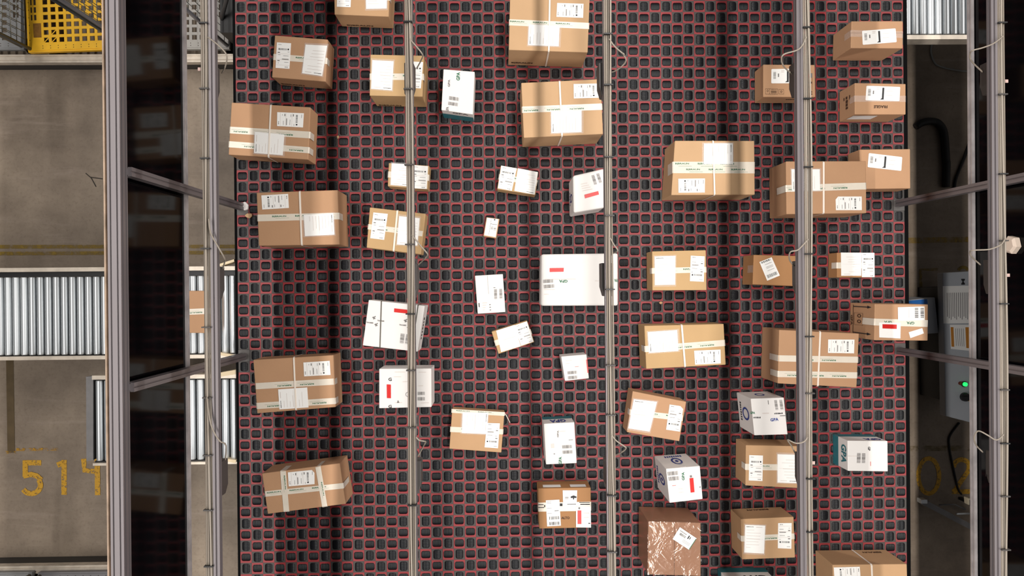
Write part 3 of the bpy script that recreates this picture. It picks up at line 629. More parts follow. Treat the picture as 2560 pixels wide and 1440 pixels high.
# ------------------------------------------------------------------ the omnidirectional roller bed
X0, Y0, P = -1.75614, 1.91436, .075     # left edge, upper edge of the first full row, cell pitch
NC, R0, R1 = 60, -5, 56
sorter = thing('roller_sorting_bed', 'wide sorting bed of black rollers in a red and grey checkerboard of cells', 'conveyor', (X0 + NC * P / 2, 0, 0))
def cell_template(w, h, rad=.013):
    g = .0372; v, f = [], []; ring = []; n = 4
    for sx, sy, a0 in ((1, 1, 0), (-1, 1, 90), (-1, -1, 180), (1, -1, 270)):
        for i in range(n):
            a = math.radians(a0 + 90 * i / (n - 1)); ring.append((sx * (w / 2 - rad) + rad * math.cos(a), sy * (h / 2 - rad) + rad * math.sin(a)))
    v = [(x, y, -.004) for x, y in ring] + [(x * .985, y * .985, -.022) for x, y in ring]; m = len(ring); N = len(v)
    v += [(g, g, -.004), (-g, g, -.004), (-g, -g, -.004), (g, -g, -.004), (g, g, -.022), (-g, g, -.022), (-g, -g, -.022), (g, -g, -.022)]
    for c in range(4):
        for i in range(n - 1): f.append((N + c, c * n + i + 1, c * n + i))
        k = c * n + n - 1; f.append((N + c, N + (c + 1) % 4, (k + 1) % m, k))
    f += [(i, (i + 1) % m, m + (i + 1) % m, m + i) for i in range(m)]
    f += [(N + c, N + 4 + c, N + 4 + (c + 1) % 4, N + (c + 1) % 4) for c in range(4)]
    return v, f
def roller_template(axis_x):
    L, R, K, A = .0602, .0260, 6, 9; prof = []
    for i in range(K):
        a = -L / 2 + L * i / K; w = L / K
        prof += [(a + w * .02, -.0028), (a + w * .2, -.0004), (a + w * .5, 0), (a + w * .8, -.0004), (a + w * .98, -.0028)]
    v, f = [], []
    for x, d in prof:
        r = R * (1 - .1 * (2 * x / L) ** 2)
        for k in range(A):
            t = math.radians(-12 + 204 * k / (A - 1)); y, z = r * math.cos(t), .4 * (r * math.sin(t) - R) + .85 * d
            v.append((x, y, z) if axis_x else (-y, x, z))
    n = len(prof)
    f = [(i * A + k, (i + 1) * A + k, (i + 1) * A + k + 1, i * A + k + 1) for i in range(n - 1) for k in range(A - 1)]
    f += [tuple(range(A)), tuple((n - 1) * A + k for k in range(A - 1, -1, -1))]
    return v, f
MRED = mat('red_cell_plastic', (143, 48, 52), .5, var=.05, scale=3)
MGREY = mat('grey_cell_plastic', (68, 64, 62), .55, var=.05, scale=3)
MRUB = mat('black_ribbed_rubber', (20, 21, 25), .42, spec=.4)
TF = {0: cell_template(.0505, .0625), 1: cell_template(.0625, .0505)}
TR_ = {0: roller_template(False), 1: roller_template(True)}
def inside(q, p):
    s = 0
    for i in range(len(q)):
        (x0, y0), (x1, y1) = q[i], q[(i + 1) % len(q)]; c = (x1 - x0) * (p[1] - y0) - (y1 - y0) * (p[0] - x0)
        if c == 0: continue
        if s == 0: s = c > 0
        elif s != (c > 0): return False
    return True
def hull(p):
    p = sorted(set(p)); 
    def half(q):
        o = []
        for a in q:
            while len(o) > 1 and (o[-1][0] - o[-2][0]) * (a[1] - o[-2][1]) - (o[-1][1] - o[-2][1]) * (a[0] - o[-2][0]) <= 0: o.pop()
            o.append(a)
        return o[:-1]
    return half(p) + half(p[::-1])
HULLS = [hull(q) for q in BOXES[:NBED]]
BEAMPX = (535, 1029, 1521, 2004, 2490)
PLATES = {(18, 0), (31, 0), (18, 59), (31, 59)}
cells = {0: [], 1: []}
for r in range(R0, R1):
    for c in range(NC):
        if (r, c) in PLATES: continue
        cells[(r + c) % 2].append((X0 + (c + .5) * P, Y0 - (r + .5) * P))
best = {}
for k in (0, 1):
    vis = []
    for x, y in cells[k]:
        p = pix((x, y, ZB))
        ok = all(abs(p[0] - bx) > 40 for bx in BEAMPX) and not any(inside(h, (p[0] + dx, p[1] + dy)) for h in HULLS for dx in (-18, 0, 18) for dy in (-18, 0, 18))
        if ok: vis.append((x * x + y * y, x, y))
    best[k] = {(x, y) for _, x, y in sorted(vis)[:100]}
def shared(name, tpl, m, smooth):
    me = bpy.data.meshes.new(name); me.from_pydata(tpl[0], [], tpl[1]); me.materials.append(m)
    if smooth: me.polygons.foreach_set('use_smooth', [True] * len(me.polygons))
    return me
def field(name, tpl, where, m, parent, smooth, label):
    v = [(a + x, b + y, c + ZB) for x, y in where for a, b, c in tpl[0]]; n = len(tpl[0])
    f = [tuple(i + n * j for i in q) for j in range(len(where)) for q in tpl[1]]
    me = bpy.data.meshes.new(name); me.from_pydata(v, [], f); me.materials.append(m)
    if smooth: me.polygons.foreach_set('use_smooth', [True] * len(me.polygons))
    o = link(name, me, parent); tag(o, label, kind='stuff'); return o
for k, nm, m in ((0, 'grey_cell', MGREY), (1, 'red_cell', MRED)):
    fm, rm = shared(nm, TF[k], m, False), shared('roller', TR_[k], MRUB, True)
    for x, y in sorted(best[k]):
        o = bpy.data.objects.new(nm, fm); COL.objects.link(o); o.parent = sorter; o.location = Vector((x, y, ZB)) - sorter.location
        q = bpy.data.objects.new('roller', rm); COL.objects.link(q); q.parent = o
    rest = [p for p in cells[k] if p not in best[k]]
    field(nm + 's', TF[k], rest, m, sorter, False, ('grey' if k == 0 else 'red') + ' roller cells filling the rest of the bed')
    field('rollers', TR_[k], rest, MRUB, sorter, True, 'black ribbed rollers set in the ' + ('grey' if k == 0 else 'red') + ' cells')
ya, yb = Y0 - R1 * P, Y0 - R0 * P; xe = X0 + NC * P
MB().box(X0, xe, ya, yb, ZB - .5, ZB - .021).build('bed_body', BLACKP, sorter)
MB().box(X0 - .018, X0 - .001, ya, yb, ZB - .5, ZB - .006).build('side_frame', mat('matt_black_frame', (10, 10, 11), .7, spec=.05), sorter)
MB().box(xe + .001, xe + .028, ya, yb, ZB - .5, ZB - .006).build('side_frame', mat('matt_black_frame', (10, 10, 11), .7, spec=.05), sorter)
for x in (X0 + .15, xe - .15):
    for y in (ya + .3, yb - .3, 0): MB().box(x - .05, x + .05, y - .05, y + .05, 0, ZB - .5).build('leg', STEEL, sorter)

# ------------------------------------------------------------------ aluminium profiles
def profile_y(mb, xc, zc, w, h, y0, y1, slots=1):
    """T-slot profile along y: grooves on every long face"""
    def face(n_, half_w, depth, other):
        pass
    g, d = .004, .006; pts2 = []
    def edge(a, b):
        (x0, z0), (x1, z1) = a, b; L = math.hypot(x1 - x0, z1 - z0); ux, uz = (x1 - x0) / L, (z1 - z0) / L; nx, nz = -uz, ux
        k = slots if L > .05 else 1; pts2.append(a)
        for i in range(k):
            m = L * (i + .5) / k
            for s, dd in ((m - g, 0), (m - g, d), (m + g, d), (m + g, 0)): pts2.append((x0 + ux * s + nx * dd, z0 + uz * s + nz * dd))
    a = [(xc - w / 2, zc - h / 2), (xc + w / 2, zc - h / 2), (xc + w / 2, zc + h / 2), (xc - w / 2, zc + h / 2)]
    for i in range(4): edge(a[i], a[(i + 1) % 4])
    n = len(pts2)
    mb.add([(x, y0, z) for x, z in pts2] + [(x, y1, z) for x, z in pts2], [tuple(range(n)), tuple(range(2 * n - 1, n - 1, -1))] + [(i, n + i, n + (i + 1) % n, (i + 1) % n) for i in range(n)])
    return mb
def swap_xy(mb, rot=None):
    mb.v = [(y, x, z) for x, y, z in mb.v]; mb.f = [q[::-1] for q in mb.f]; return mb
ORD = ('first', 'second', 'third', 'fourth', 'fifth')
BZ = ZB + 1.49
SENS = {
 0: [((548, 172, 253), [(520, 93), (550, 117), (567, 140), (563, 167), (555, 183)]), ((555, 667, 747), [(522, 547), (527, 583), (547, 620), (560, 643), (562, 653), (557, 672)]),
     ((559, 1145, 1233), [(517, 993), (527, 1060), (547, 1100), (563, 1110), (565, 1128), (563, 1150)])],
 1: [((1037, 170, 246), pts('A', 1670, 350, 1720, 405, 1780, 480, 1785, 520, 1735, 615)), ((1041, 660, 745), pts('B', 1690, 710, 1780, 820, 1830, 880, 1815, 915, 1740, 985)),
     ((1046, 1142, 1222), pts('G', 0, 1270, 30, 1298, 70, 1306, 88, 1314, 70, 1345, 15, 1450))],
 2: [((1503, 170, 250), pts('E', 1740, 350, 1790, 420, 1872, 490, 'P', 60, 480, 90, 540, 60, 590, 'E', 1790, 640, 1720, 660)), ((1505, 659, 740), pts('F', 1745, 770, 1785, 840, 1815, 890, 1760, 920, 1700, 1010)),
     ((1511, 1140, 1222), pts('H', 1755, 160, 1800, 220, 1872, 270, 'K', 90, 290, 60, 320, 0, 350, -60, 365))],
 3: [((1983, 166, 246), pts('P', 1715, 330, 1650, 440, 1510, 490, 1490, 550, 1520, 610, 1590, 670)), ((1987, 653, 735), pts('I', 1730, 1000, 1640, 1095, 1570, 1115, 1560, 1180, 1600, 1240)),
     ((1990, 1128, 1215), pts('K', 1725, 190, 1690, 232, 1620, 245, 1545, 215, 1580, 270, 1610, 330))],
 4: [((2460, 163, 240), pts('L', 1690, 320, 1600, 390, 1500, 430, 1410, 455, 1385, 490, 1400, 550, 1500, 650)), ((2465, 650, 735), pts('M', 1700, 930, 1660, 980, 1560, 1020, 1420, 1028, 1385, 1045, 1400, 1085, 1480, 1160)),
     ((2469, 1125, 1207), pts('O', 1690, 165, 1650, 205, 1610, 213, 1540, 170, 1460, 135, 1425, 190, 1440, 260, 1500, 325))],
}
WHEREY = ('near the top edge', 'halfway along', 'near the bottom edge')
for i, cx in enumerate(BEAMPX):
    bx = at(cx, 720, BZ + .02).x; side = 1 if i > 1 else -1
    bt = thing('overhead_beam', f'slotted aluminium beam crossing above the bed, {ORD[i]} of the five from the left', 'beam', (bx, 0, BZ), 'aluminium beams above the bed')
    profile_y(MB(), bx, BZ + .005, .028, .03, -2.62, 2.62).build('profile', ALU, bt)
    off = (-.033, -.004, .006, .033, .034)[i]; r = random.Random(40 + i); ties = []
    y = 2.2
    while y > -2.2:
        zc = BZ + (.012 if abs(off) > .02 else .026); x = bx + off
        w = .033
        MB().box(x - w / 2 - .004, x + w / 2 + .003, y - .0028, y + .0028, zc - .016 if abs(off) > .02 else BZ + .0202, zc + .018).build('cable_clip', BLACKP if r.random() < .6 else DARKP, bt)
        y -= .22 + .2 * r.random()
    am, ph, fr = .0025, r.random() * 6, 1.1 + r.random()
    for c in range(5):
        top = c == 4; rad = .0038 if c % 2 else .0041
        x = bx + off + ((c - 1.5) * .0086 if not top else .004); ph2 = r.random() * 6; zc = BZ + .012 if abs(off) > .02 else BZ + .0245
        path = [(x + am * math.sin(fr * yy + ph) + (.009 * math.sin(2.1 * yy + ph2) if top else .0003 * math.sin(5.3 * yy + ph2)), yy, zc + (.0098 if top else 0)) for yy in [-2.6 + 5.2 * k / 70 for k in range(71)]]
        col = mat('cable_sheath_%d' % (c % 3), ((132, 122, 110), (150, 140, 128), (112, 104, 94))[c % 3], .5)
        o = MB().tube(path, rad, 7).build('cable', col, None, True)
        tag(o, f'thin grey-beige cable in the bundle tied along the {ORD[i]} overhead beam from the left', 'cable', f'cables along the {ORD[i]} beam')
    for j, ((sx, v0, v1), path) in enumerate(SENS[i]):
        zb = BZ - .02 - .075; ze = BZ - .02
        y1_, y0_ = at(sx, v0, zb).y, at(sx, v1, zb).y
        inner = at(sx + (-7 if side > 0 else 7), 720, zb).x; outer = bx + side * (.03 if i in (1, 2) else .045)
        xa, xb = min(inner, outer), max(inner, outer)
        st = thing('sensor', f'dark grey sensor box looped by cable under the {ORD[i]} overhead beam, {WHEREY[j]}', 'sensor', ((xa + xb) / 2, (y0_ + y1_) / 2, ze), 'sensors under the overhead beams')
        L = y1_ - y0_; ins = inner; sg = 1 if side > 0 else -1
        loop = [(xa, y0_ + (L * .28 if side > 0 else 0)), (xa + (.012 if side > 0 else 0), y0_), (xb - (.012 if side < 0 else 0), y0_), (xb, y0_ + (L * .28 if side < 0 else 0)), (xb, y1_), (xa, y1_)]
        o = MB().prism([(x, y, ze) for x, y in loop], zb).build('housing', DARKP, st); bevel(o, .003)
        MB().box(xa + .012, xb - .012, y0_ + .03, y1_ - .02, zb - .003, zb + .002).build('lens_window', BLACKP, st)
        n = len(path); pz = [BZ + .036 - .105 * max(0, k / (n - 1) - .45) / .55 for k in range(n)]
        MB().tube(smooth_path([at(u, v, z) for (u, v), z in zip(path, pz)], 6), .0034, 6).build('sensor_cable', CABLE, st, True)
for y in (2.5, -2.5):
    o = swap_xy(profile_y(MB(), y, BZ - .04, .04, .04, -1.79, 2.79)).build('cross_beam', ALU)
    tag(o, 'aluminium cross beam carrying the overhead beams beyond the ' + ('upper' if y > 0 else 'lower') + ' end', 'beam')

# ------------------------------------------------------------------ guard panels and posts on both sides of the bed
WORN = mat('flaking_painted_rail', (176, 152, 130), .45, .2, var=.3, scale=10)
for sd, xp, rz0, rz1, w0, w1 in (('left', -1.775, .68, .715, -1.790, -1.762), ('right', 2.755, .635, .67, 2.730, 2.770)):
    g = thing('guard_panel', f'smoked dark guard panel reflecting parcels along the {sd} side of the bed', 'guard panel', (xp, 0, ZB + rz0))
    MB().box(xp - .003, xp + .003, -3.7, 3.7, ZB + rz1 - .005, ZB + 1.375).build('smoked_pane', PANE, g)
    profile_y(MB(), (w0 + w1) / 2, ZB + (rz0 + rz1) / 2, w1 - w0, rz1 - rz0, -3.72, 3.72).build('bottom_rail', mat('scuffed_aluminium', (164, 158, 158), .4, .15, var=.2, scale=14), g)
    s = 1 if sd == 'left' else -1
    profile_y(MB(), xp + s * .023, ZB + 1.4, .06, .06, -3.75, 3.75, 2).build('top_rail', ALU, g)
    MB().box(xp - s * .008 - .011, xp - s * .008 - .009 + .0, -3.7, 3.7, ZB + 1.36, ZB + 1.43).box(xp - s * .02 - .01, xp - s * .02 + .01, -3.7, 3.7, ZB + 1.37, ZB + 1.418).build('cable_duct', WORN, g)
    if sd == 'right':
        for u, v in ((2438, 291), (2441, 493)):
            p = at(u, v, ZB + .65); MB().tube([p + Vector((.03, 0, 0)), p, p + Vector((-.004, 0, -.006)), p + Vector((-.009, 0, -.01))], [.012, .014, .011, .006], 10).build('bolt', CHROME, g, True)
for (u, v), (rr, cc), nm in (((604, 517), (18, 0), 'upper left'), ((608, 891), (31, 0), 'lower left'), ((2246, 509), (18, 59), 'upper right'), ((2249, 877), (31, 59), 'lower right')):
    p = at(u, v, ZB); po = thing('post', f'slim aluminium post standing on a grey plate at the {nm} of the bed edge', 'post', (p.x, p.y, ZB), 'posts on the bed edges')
    mb = MB()
    profile_y(mb, 0, 0, .043, .043, 0, 1.3695); mb.v = [(p.x + x, p.y + z, ZB + y) for x, y, z in mb.v]; mb.f = [q[::-1] for q in mb.f]
    mb.build('profile', ALU, po)
    cx, cy = X0 + (cc + .5) * P, Y0 - (rr + .5) * P
    o = MB().box(cx - .0372, cx + .0372, cy - .0372, cy + .0372, ZB - .02, ZB - .001).build('base_plate', mat('grey_plate', (86, 82, 80), .5), po)
p = at(2551, 612, ZB + .96)
mb = MB(); mb.tube([Vector((2.75, p.y, ZB + .96)), Vector((2.725, p.y, ZB + .96)), Vector((2.715, p.y, ZB + .96))], [.05, .05, .036], 6)
tag(mb.build('cable_gland', mat('cream_plastic', (214, 196, 180), .5)), 'cream hexagonal plug on the inner face of the right guard panel', 'plug')

# ------------------------------------------------------------------ floor and its paint
o = MB().box(-8, 9, -7, 7, -.1, 0).build('floor', floor_mat()); tag(o, kind='structure')
def paint(name, label, cat, paths, w, m, group=None, z=.003):
    mb = MB()
    for i, q in enumerate(paths): s = stroke_mesh(q, w, z + .0012 * i); mb.add(s.v, s.f)
    return tag(mb.build(name, m), label, cat, group)
def arc(cx, cy, rx, ry, a0, a1, n=14): return [(cx + rx * math.cos(math.radians(a0 + (a1 - a0) * i / n)), cy + ry * math.sin(math.radians(a0 + (a1 - a0) * i / n))) for i in range(n + 1)]
paint('painted_number', 'worn yellow figure 5 painted on the floor at lower left', 'floor marking', [[(103, 1157), (58, 1157)], [(63, 1151), (63, 1192)], [(58, 1190), (78, 1186), (92, 1190), (101, 1198)] + arc(78, 1213, 23, 21, -30, 150)], 13, YPAINT)
paint('painted_number', 'worn yellow figure 1 painted on the floor between the 5 and the 4', 'floor marking', [[(160, 1150), (160, 1237)], [(160, 1156), (143, 1163)]], 13, YPAINT)
paint('painted_number', 'worn yellow figure 4 painted on the floor beside the short roller conveyor', 'floor marking', [[(209, 1147), (211, 1176), (244, 1179)], [(243, 1147), (244, 1238)]], 13, YPAINT)
paint('painted_number', 'yellow figure 0 on the floor right of the bed, half in shadow', 'floor marking', [arc(2322, 1190, 26, 44, 0, 360, 28)], 11, YPAINT)
paint('painted_number', 'yellow figure 2 on the dark floor right of the bed', 'floor marking', [[(2384, 1168)] + arc(2404, 1166, 19, 17, 200, 380, 10) + [(2419, 1180), (2386, 1228)], [(2380, 1229), (2426, 1229)]], 12, YPAINT)
paint('painted_line', 'dirty double yellow line on the floor above the long roller conveyor', 'floor marking', [[(-60, 617), (640, 616)], [(-60, 634), (640, 631)]], 9, OPAINT)
paint('painted_line', 'dim yellow line on the floor at the right of the bed', 'floor marking', [[(2230, 602), (2470, 598)]], 14, paint_mat('dim_yellow_line', (160, 128, 40), .36, .66, 12))
paint('floor_tape', 'upright strip of brown tape on the floor above the figure 5', 'floor marking', [[(24, 880), (28, 1132)]], 18, BROWNT)
paint('floor_tape', 'short strip of brown tape on the floor under the end of the short roller conveyor', 'floor marking', [[(273, 880), (274, 960)]], 12, BROWNT)
paint('painted_line', 'faded yellow bay line below the brown floor tape', 'floor marking', [[(14, 1131), (40, 1131)], [(40, 1124), (146, 1123)]], 7, paint_mat('faded_yellow', (204, 152, 40), .45, .62, 40), z=.0045)
paint('painted_line', 'faint yellow line crossing above the figures 0 and 2', 'floor marking', [[(2230, 1122), (2470, 1120)]], 14, paint_mat('faint_yellow_line', (128, 108, 52), .44, .75, 12))
paint('painted_line', 'yellow corner mark on the dark floor left of the grey cabinet', 'floor marking', [[(2303, 745), (2301, 674), (2345, 674)]], 8, OPAINT)
paint('painted_mark', 'curved yellow mark on the floor just above the grey cabinet', 'floor marking', [arc(2408, 676, 11, 8, 180, 360, 8)], 8, OPAINT)

paint('scuff_mark', 'dark three-pronged scuff mark on the bare floor left of the guard panel', 'scuff mark', [[(214, 433), (228, 445), (240, 467)], [(226, 443), (256, 447)]], 2.2, mat('dark_rubber_mark', (62, 54, 46), .7))
# ------------------------------------------------------------------ roller conveyors
def conveyor(label, x0, x1, u0, u1, rails, z=.95, plate=None, flares=(), pitch=.0532):
    sc = (CAM.z - z) / F
    ys = [at(1252, v, z).y for v in (u0, u1)]; yt, yb_ = max(ys), min(ys)
    c = thing('roller_conveyor', label, 'conveyor', ((x0 + x1) / 2, (yt + yb_) / 2, 0))
    n = int((x1 - x0 - .06) / pitch); xs = [x1 - .03 - i * (x1 - x0 - .06) / n for i in range(n + 1)]
    for x in xs:
        r = .0232; MB().tube([(x, yb_, z - r), (x, yb_ + .004, z - r), (x, yt - .004, z - r), (x, yt, z - r)], [r * .9, r, r, r * .9], 20).build('roller', CHROME, c, True)
    for v0, v1 in rails:
        ya_, yc_ = at(1252, v0, z + .01).y, at(1252, v1, z + .01).y
        MB().box(x0, x1, min(ya_, yc_), max(ya_, yc_), z - .09, z + .012).build('side_rail', ALUL, c)
    e = .036
    MB().box(x0, x1, yt + .002, yt + e, z - .08, z - .012).build('bearing_strip', BLACKP, c); MB().box(x0, x1, yb_ - .02, yb_ - .002, z - .08, z - .012).build('bearing_strip', BLACKP, c)
    MB().box(x0, x1, yb_, yt, z - .1, z - .07).build('under_tray', BLACKP, c)
    for x in (x0 + .12, x1 - .16):
        for y in (yb_ + .02, yt - .02): MB().box(x - .02, x + .02, y - .02, y + .02, 0, z - .1).build('leg', STEEL, c)
    for q in flares:
        p = [at(u, v, z + .015) for u, v in q]; MB().prism([p[3], p[2], p[1], p[0]], z - .05).build('guide_plate', mat('ivory_guide', (226, 206, 170), .5), c)
    if plate:
        p = [at(u, v, z - .01) for u, v in plate]; p2 = [Vector((a.x, a.y, z - .01)) for a in p]
        MB().prism([p2[3], p2[2], p2[1], p2[0]], z - .09).build('end_plate', STEEL, c)
    return c
conveyor('long chrome roller conveyor feeding from the left towards the bed', -4.1, X0 - .03, 683, 876, ((660, 670), (879, 888)), flares=(((548, 660), (585, 648), (586, 654), (549, 666)), ((548, 881), (590, 888), (588, 895), (546, 887))))
conveyor('short chrome roller conveyor at lower left beside the figure 4', at(232, 900, .95).x, X0 - .03, 941, 1140, ((928, 938), (1145, 1151)), plate=((215, 942), (233, 940), (233, 1150), (216, 1153)), flares=(((548, 932), (592, 924), (593, 935), (549, 942)), ((563, 1147), (592, 1150), (588, 1158), (563, 1152))))
conveyor('chrome roller conveyor at the top right corner beside the bed', xe + .04, 4.3, -150, 87, ((90, 101), (-165, -154)))
b = Box('cardboard_box', 'brown taped carton lying on the long roller conveyor behind the first overhead beam', 'box', [(446, 727), (533, 727), (533, 833), (447, 832)], .1, CARD['warm'], base=.9505)
b.band('packing_tape', TAPE, 'A', *((np_ := lambda u, v: ((u - 560) * 3.6, v * 3.6))(533, 777)), *np_(446, 781), 52, .05, .05, words=BB, phase=.5)

# ------------------------------------------------------------------ kerb rails and roll cages
def grail(label, v0, v1, xa, xb):
    ya_, yb2 = at(1252, v0, .21).y, at(1252, v1, .21).y; t, bt_ = max(ya_, yb2), min(ya_, yb2); o = thing('kerb_rail', label, 'rail', ((xa + xb) / 2, (t + bt_) / 2, 0))
    swap_xy(profile_y(MB(), (t + bt_) / 2, .18, t - bt_, .06, xa, xb, 2)).build('profile', ALUL, o)
    MB().box(xa, xb, bt_ + .012, t - .012, 0, .15).build('rail_foot', mat('shade_toned_steel', (62, 60, 58), .6), o)  # dark tone puts the shade of the rail's side face into the colour
grail('bright aluminium kerb rail on the floor in front of the upper roll cages', 133, 153, -4.9, -1.83)
grail('bright aluminium kerb rail on the floor at lower left', 1397, 1416, -4.9, -2.95)
def roll_cage(label, x0, x1, y0, y1, m, post_m, rot=0., front=-1, z=.25):
    c = thing('roll_cage', label, 'roll cage', ((x0 + x1) / 2, (y0 + y1) / 2, 0), 'roll cages')
    M = Matrix.Translation(c.location) @ Matrix.Rotation(rot, 4, 'Z') @ Matrix.Translation(-c.location)
    def fin(mb, name, mm, sm=False):
        mb.v = [tuple(M @ Vector(v)) for v in mb.v]; return mb.build(name, mm, c, sm)
    ph, hl = .0586, .037; mx, my = .055, .05
    mx = .1; nx, ny = int((x1 - x0 - 2 * mx) / ph), int((y1 - y0 - 2 * my) / ph); gx = (x1 - x0 - nx * ph) / 2; gy = my if front < 0 else y1 - y0 - ny * ph - my
    mb = MB()
    mb.box(x0, x1, y0, y0 + gy, z - .006, z).box(x0, x1, y0 + gy + ny * ph, y1, z - .006, z).box(x0, x0 + gx, y0 + gy, y0 + gy + ny * ph, z - .006, z).box(x1 - gx, x1, y0 + gy, y0 + gy + ny * ph, z - .006, z)
    w = (ph - hl) / 2
    for i in range(nx + 1):
        x = x0 + gx + i * ph; mb.box(max(x - w, x0 + gx), min(x + w, x1 - gx), y0 + gy, y0 + gy + ny * ph, z - .006, z)
    for j in range(ny + 1):
        y = y0 + gy + j * ph; mb.box(x0 + gx, x1 - gx, max(y - w, y0 + gy), min(y + w, y1 - gy), z - .0065, z - .0002)
    for i, j in ((1, 0), (0, 0), (nx - 1, 0), (nx - 2, 1), (1, 1)):
        x, y = x0 + gx + (i + .5) * ph, y0 + gy + (j + .5) * ph; s = -1 if i > nx / 2 else 1; k = hl / 2 + .004; q = .005
        mb.add([(x - k, y - s * k - q, z - .001), (x - k, y - s * k + q, z - .001), (x + k, y + s * k + q, z - .001), (x + k, y + s * k - q, z - .001)], [(0, 1, 2, 3)])
    fin(mb, 'deck', m)
    mb = MB()
    for i in range(nx + 1):
        for yy in ((.016, .034) if front < 0 else (y1 - y0 - .016, y1 - y0 - .034)): x, y = x0 + gx + i * ph, y0 + yy; mb.add([(x - .0028, y - .0028, z + .0008), (x + .0028, y - .0028, z + .0008), (x + .0028, y + .0028, z + .0008), (x - .0028, y + .0028, z + .0008)], [(0, 1, 2, 3)])
    for j in range(ny):
        y = y0 + gy + (j + .5) * ph; mb.add([(x0 + .012, y - .003, z + .0008), (x0 + .018, y - .003, z + .0008), (x0 + .018, y + .003, z + .0008), (x0 + .012, y + .003, z + .0008)], [(0, 1, 2, 3)])
    for j in range(ny - (3 if front < 0 else 0)):
        y = y0 + gy + (j + (3.5 if front < 0 else .5)) * ph
        for s, w_ in ((.036, .005), (.064, .008)):
            for x in (x0 + s, x1 - s): mb.add([(x - w_, y - .021, z + .0008), (x + w_, y - .021, z + .0008), (x + w_, y + .021, z + .0008), (x - w_, y + .021, z + .0008)], [(0, 1, 2, 3)])
    fin(mb, 'punched_holes', mat('dark_hole', (58, 42, 26), .7))
    if m is YSTEEL:
        mb = MB().box(x0 + .045, x0 + .105, y0 + .1, y0 + .21, z, z + .0012); fin(mb, 'worn_patch', mat('rust_brown', (140, 96, 30), .7, var=.2, scale=40))
    fin(MB().box(x0 - .004, x1 + .004, y0 - .012, y0, z - .036, z - .004).box(x0 - .004, x1 + .004, y1, y1 + .012, z - .036, z - .004).box(x0 - .006, x0, y0, y1, z - .036, z - .002).box(x1, x1 + .006, y0, y1, z - .036, z - .002), 'deck_rim', m)
    for x in (x0 + .012, x1 - .012):
        for y in (y0 + .015, y1 - .015): fin(MB().tube([(x, y, z), (x, y, 1.75)], .014, 10), 'post', post_m, True)
        mb = MB(); k = 0
        yy = y0 + .07
        while yy < y1 - .05: mb.tube([(x, yy, z + .05), (x, yy, 1.7)], .0025, 5); yy += .055
        for zz in [z + .05 + .15 * q for q in range(10)] + [1.7]: mb.tube([(x, y0 + .015, zz), (x, y1 - .015, zz)], .003, 5)
        fin(mb, 'side_mesh', WIRE, True)
    for x in (x0 + .07, x1 - .07):
        for y in (y0 + .08, y1 - .08):
            fin(MB().tube([(x - .015, y, .06), (x + .015, y, .06)], .06, 14).box(x - .03, x + .03, y - .03, y + .03, .12, z - .006), 'caster', BLACKP)
    return c
PST = mat('dull_brass_zinc_post', (126, 118, 96), .4, .6)
fy = at(0, 120, .25).y
roll_cage('grey-decked wire roll cage at the top left corner', -4.43, -3.68, fy, fy + .8, GSTEEL, PST)
roll_cage('roll cage with a bright yellow perforated deck at top left', -3.652, -2.90, fy - .01, fy + .79, YSTEEL, mat('dark_zinc_post', (84, 90, 94), .4, .6), rot=.035)
roll_cage('grey-decked roll cage between the left guard panel and the first overhead beam at the top', -2.86, -2.10, fy, fy + .8, mat('pale_grey_painted_steel', (168, 164, 158), .5, var=.06, scale=9), mat('bright_zinc_post', (156, 156, 164), .4, .6))
o = thing('steel_cart', 'black slotted steel cart squeezed between a roll cage and the bed at the top', 'cart', (-1.94, fy + .5, 0))
mb = MB().box(-2.06, -1.83, fy + .02, fy + .9, .1, .5); mb.build('cart_body', BLACKP, o)
mb = MB()
for j in range(6): mb.box(-1.95, -1.935, fy + .06 + j * .13, fy + .12 + j * .13, .5, .502)
mb.build('slots', STEEL, o)
MB().tube([(-2.05, fy + .12, .5), (-1.86, fy + .34, .75), (-1.86, fy + .8, .75)], .014, 8).build('push_handle', STEEL, o, True)
for x in (-2.0, -1.89):
    for y in (fy + .15, fy + .75): MB().tube([(x - .015, y, .05), (x + .015, y, .05)], .05, 12).build('caster', BLACKP, o)
fy2 = at(0, 1426, .25).y - .03
roll_cage('grey-decked roll cage at the bottom left corner', -4.43, -3.66, fy2 - .8, fy2, GSTEEL, PST, front=1)
roll_cage('grey-decked roll cage at the bottom, right of the corner cage', -3.605, -2.86, fy2 - .805, fy2 - .005, mat('grey_painted_steel_b', (128, 126, 128), .5, var=.06, scale=9), PST, front=1)

# ------------------------------------------------------------------ right of the bed: cabinet, tray, strut, cables
ZC = .36
q = [at(u, v, ZC) for u, v in ((2357, 682), (2449, 677), (2452, 1063), (2364, 1040))]
c = sum(q, Vector()) / 4
cab = thing('control_cabinet', 'grey control cabinet with a green lamp and black rotary switch on the floor at right', 'cabinet', (c.x, c.y, 0))
o = MB().prism([q[3], q[2], q[1], q[0]], ZC - .07).build('cabinet_body', CABIN, cab); bevel(o, .006)
MB().prism([c + (p - c) * .8 - Vector((0, 0, .07)) for p in (q[3], q[2], q[1], q[0])], 0).build('stand', BLACKP, cab)
def cs(*a, lift=.002): return Sheet([at(u, v, ZC) for u, v in pts(*a)], lift)
sh = cs('N', 1140, 55, 1425, 50, 1420, 388, 1146, 392); o = sh.quad('paper_notice', PAPER, cab)
for i in range(12): sh.rect('e', .12 + .06 * i, .18, .14 + .06 * i, .82 + .04 * (i % 3))
sh.flush(o)
sh = cs('N', 1203, 402, 1395, 402, 1405, 640, 1212, 620); o = sh.quad('paper_notice', PAPER, cab)
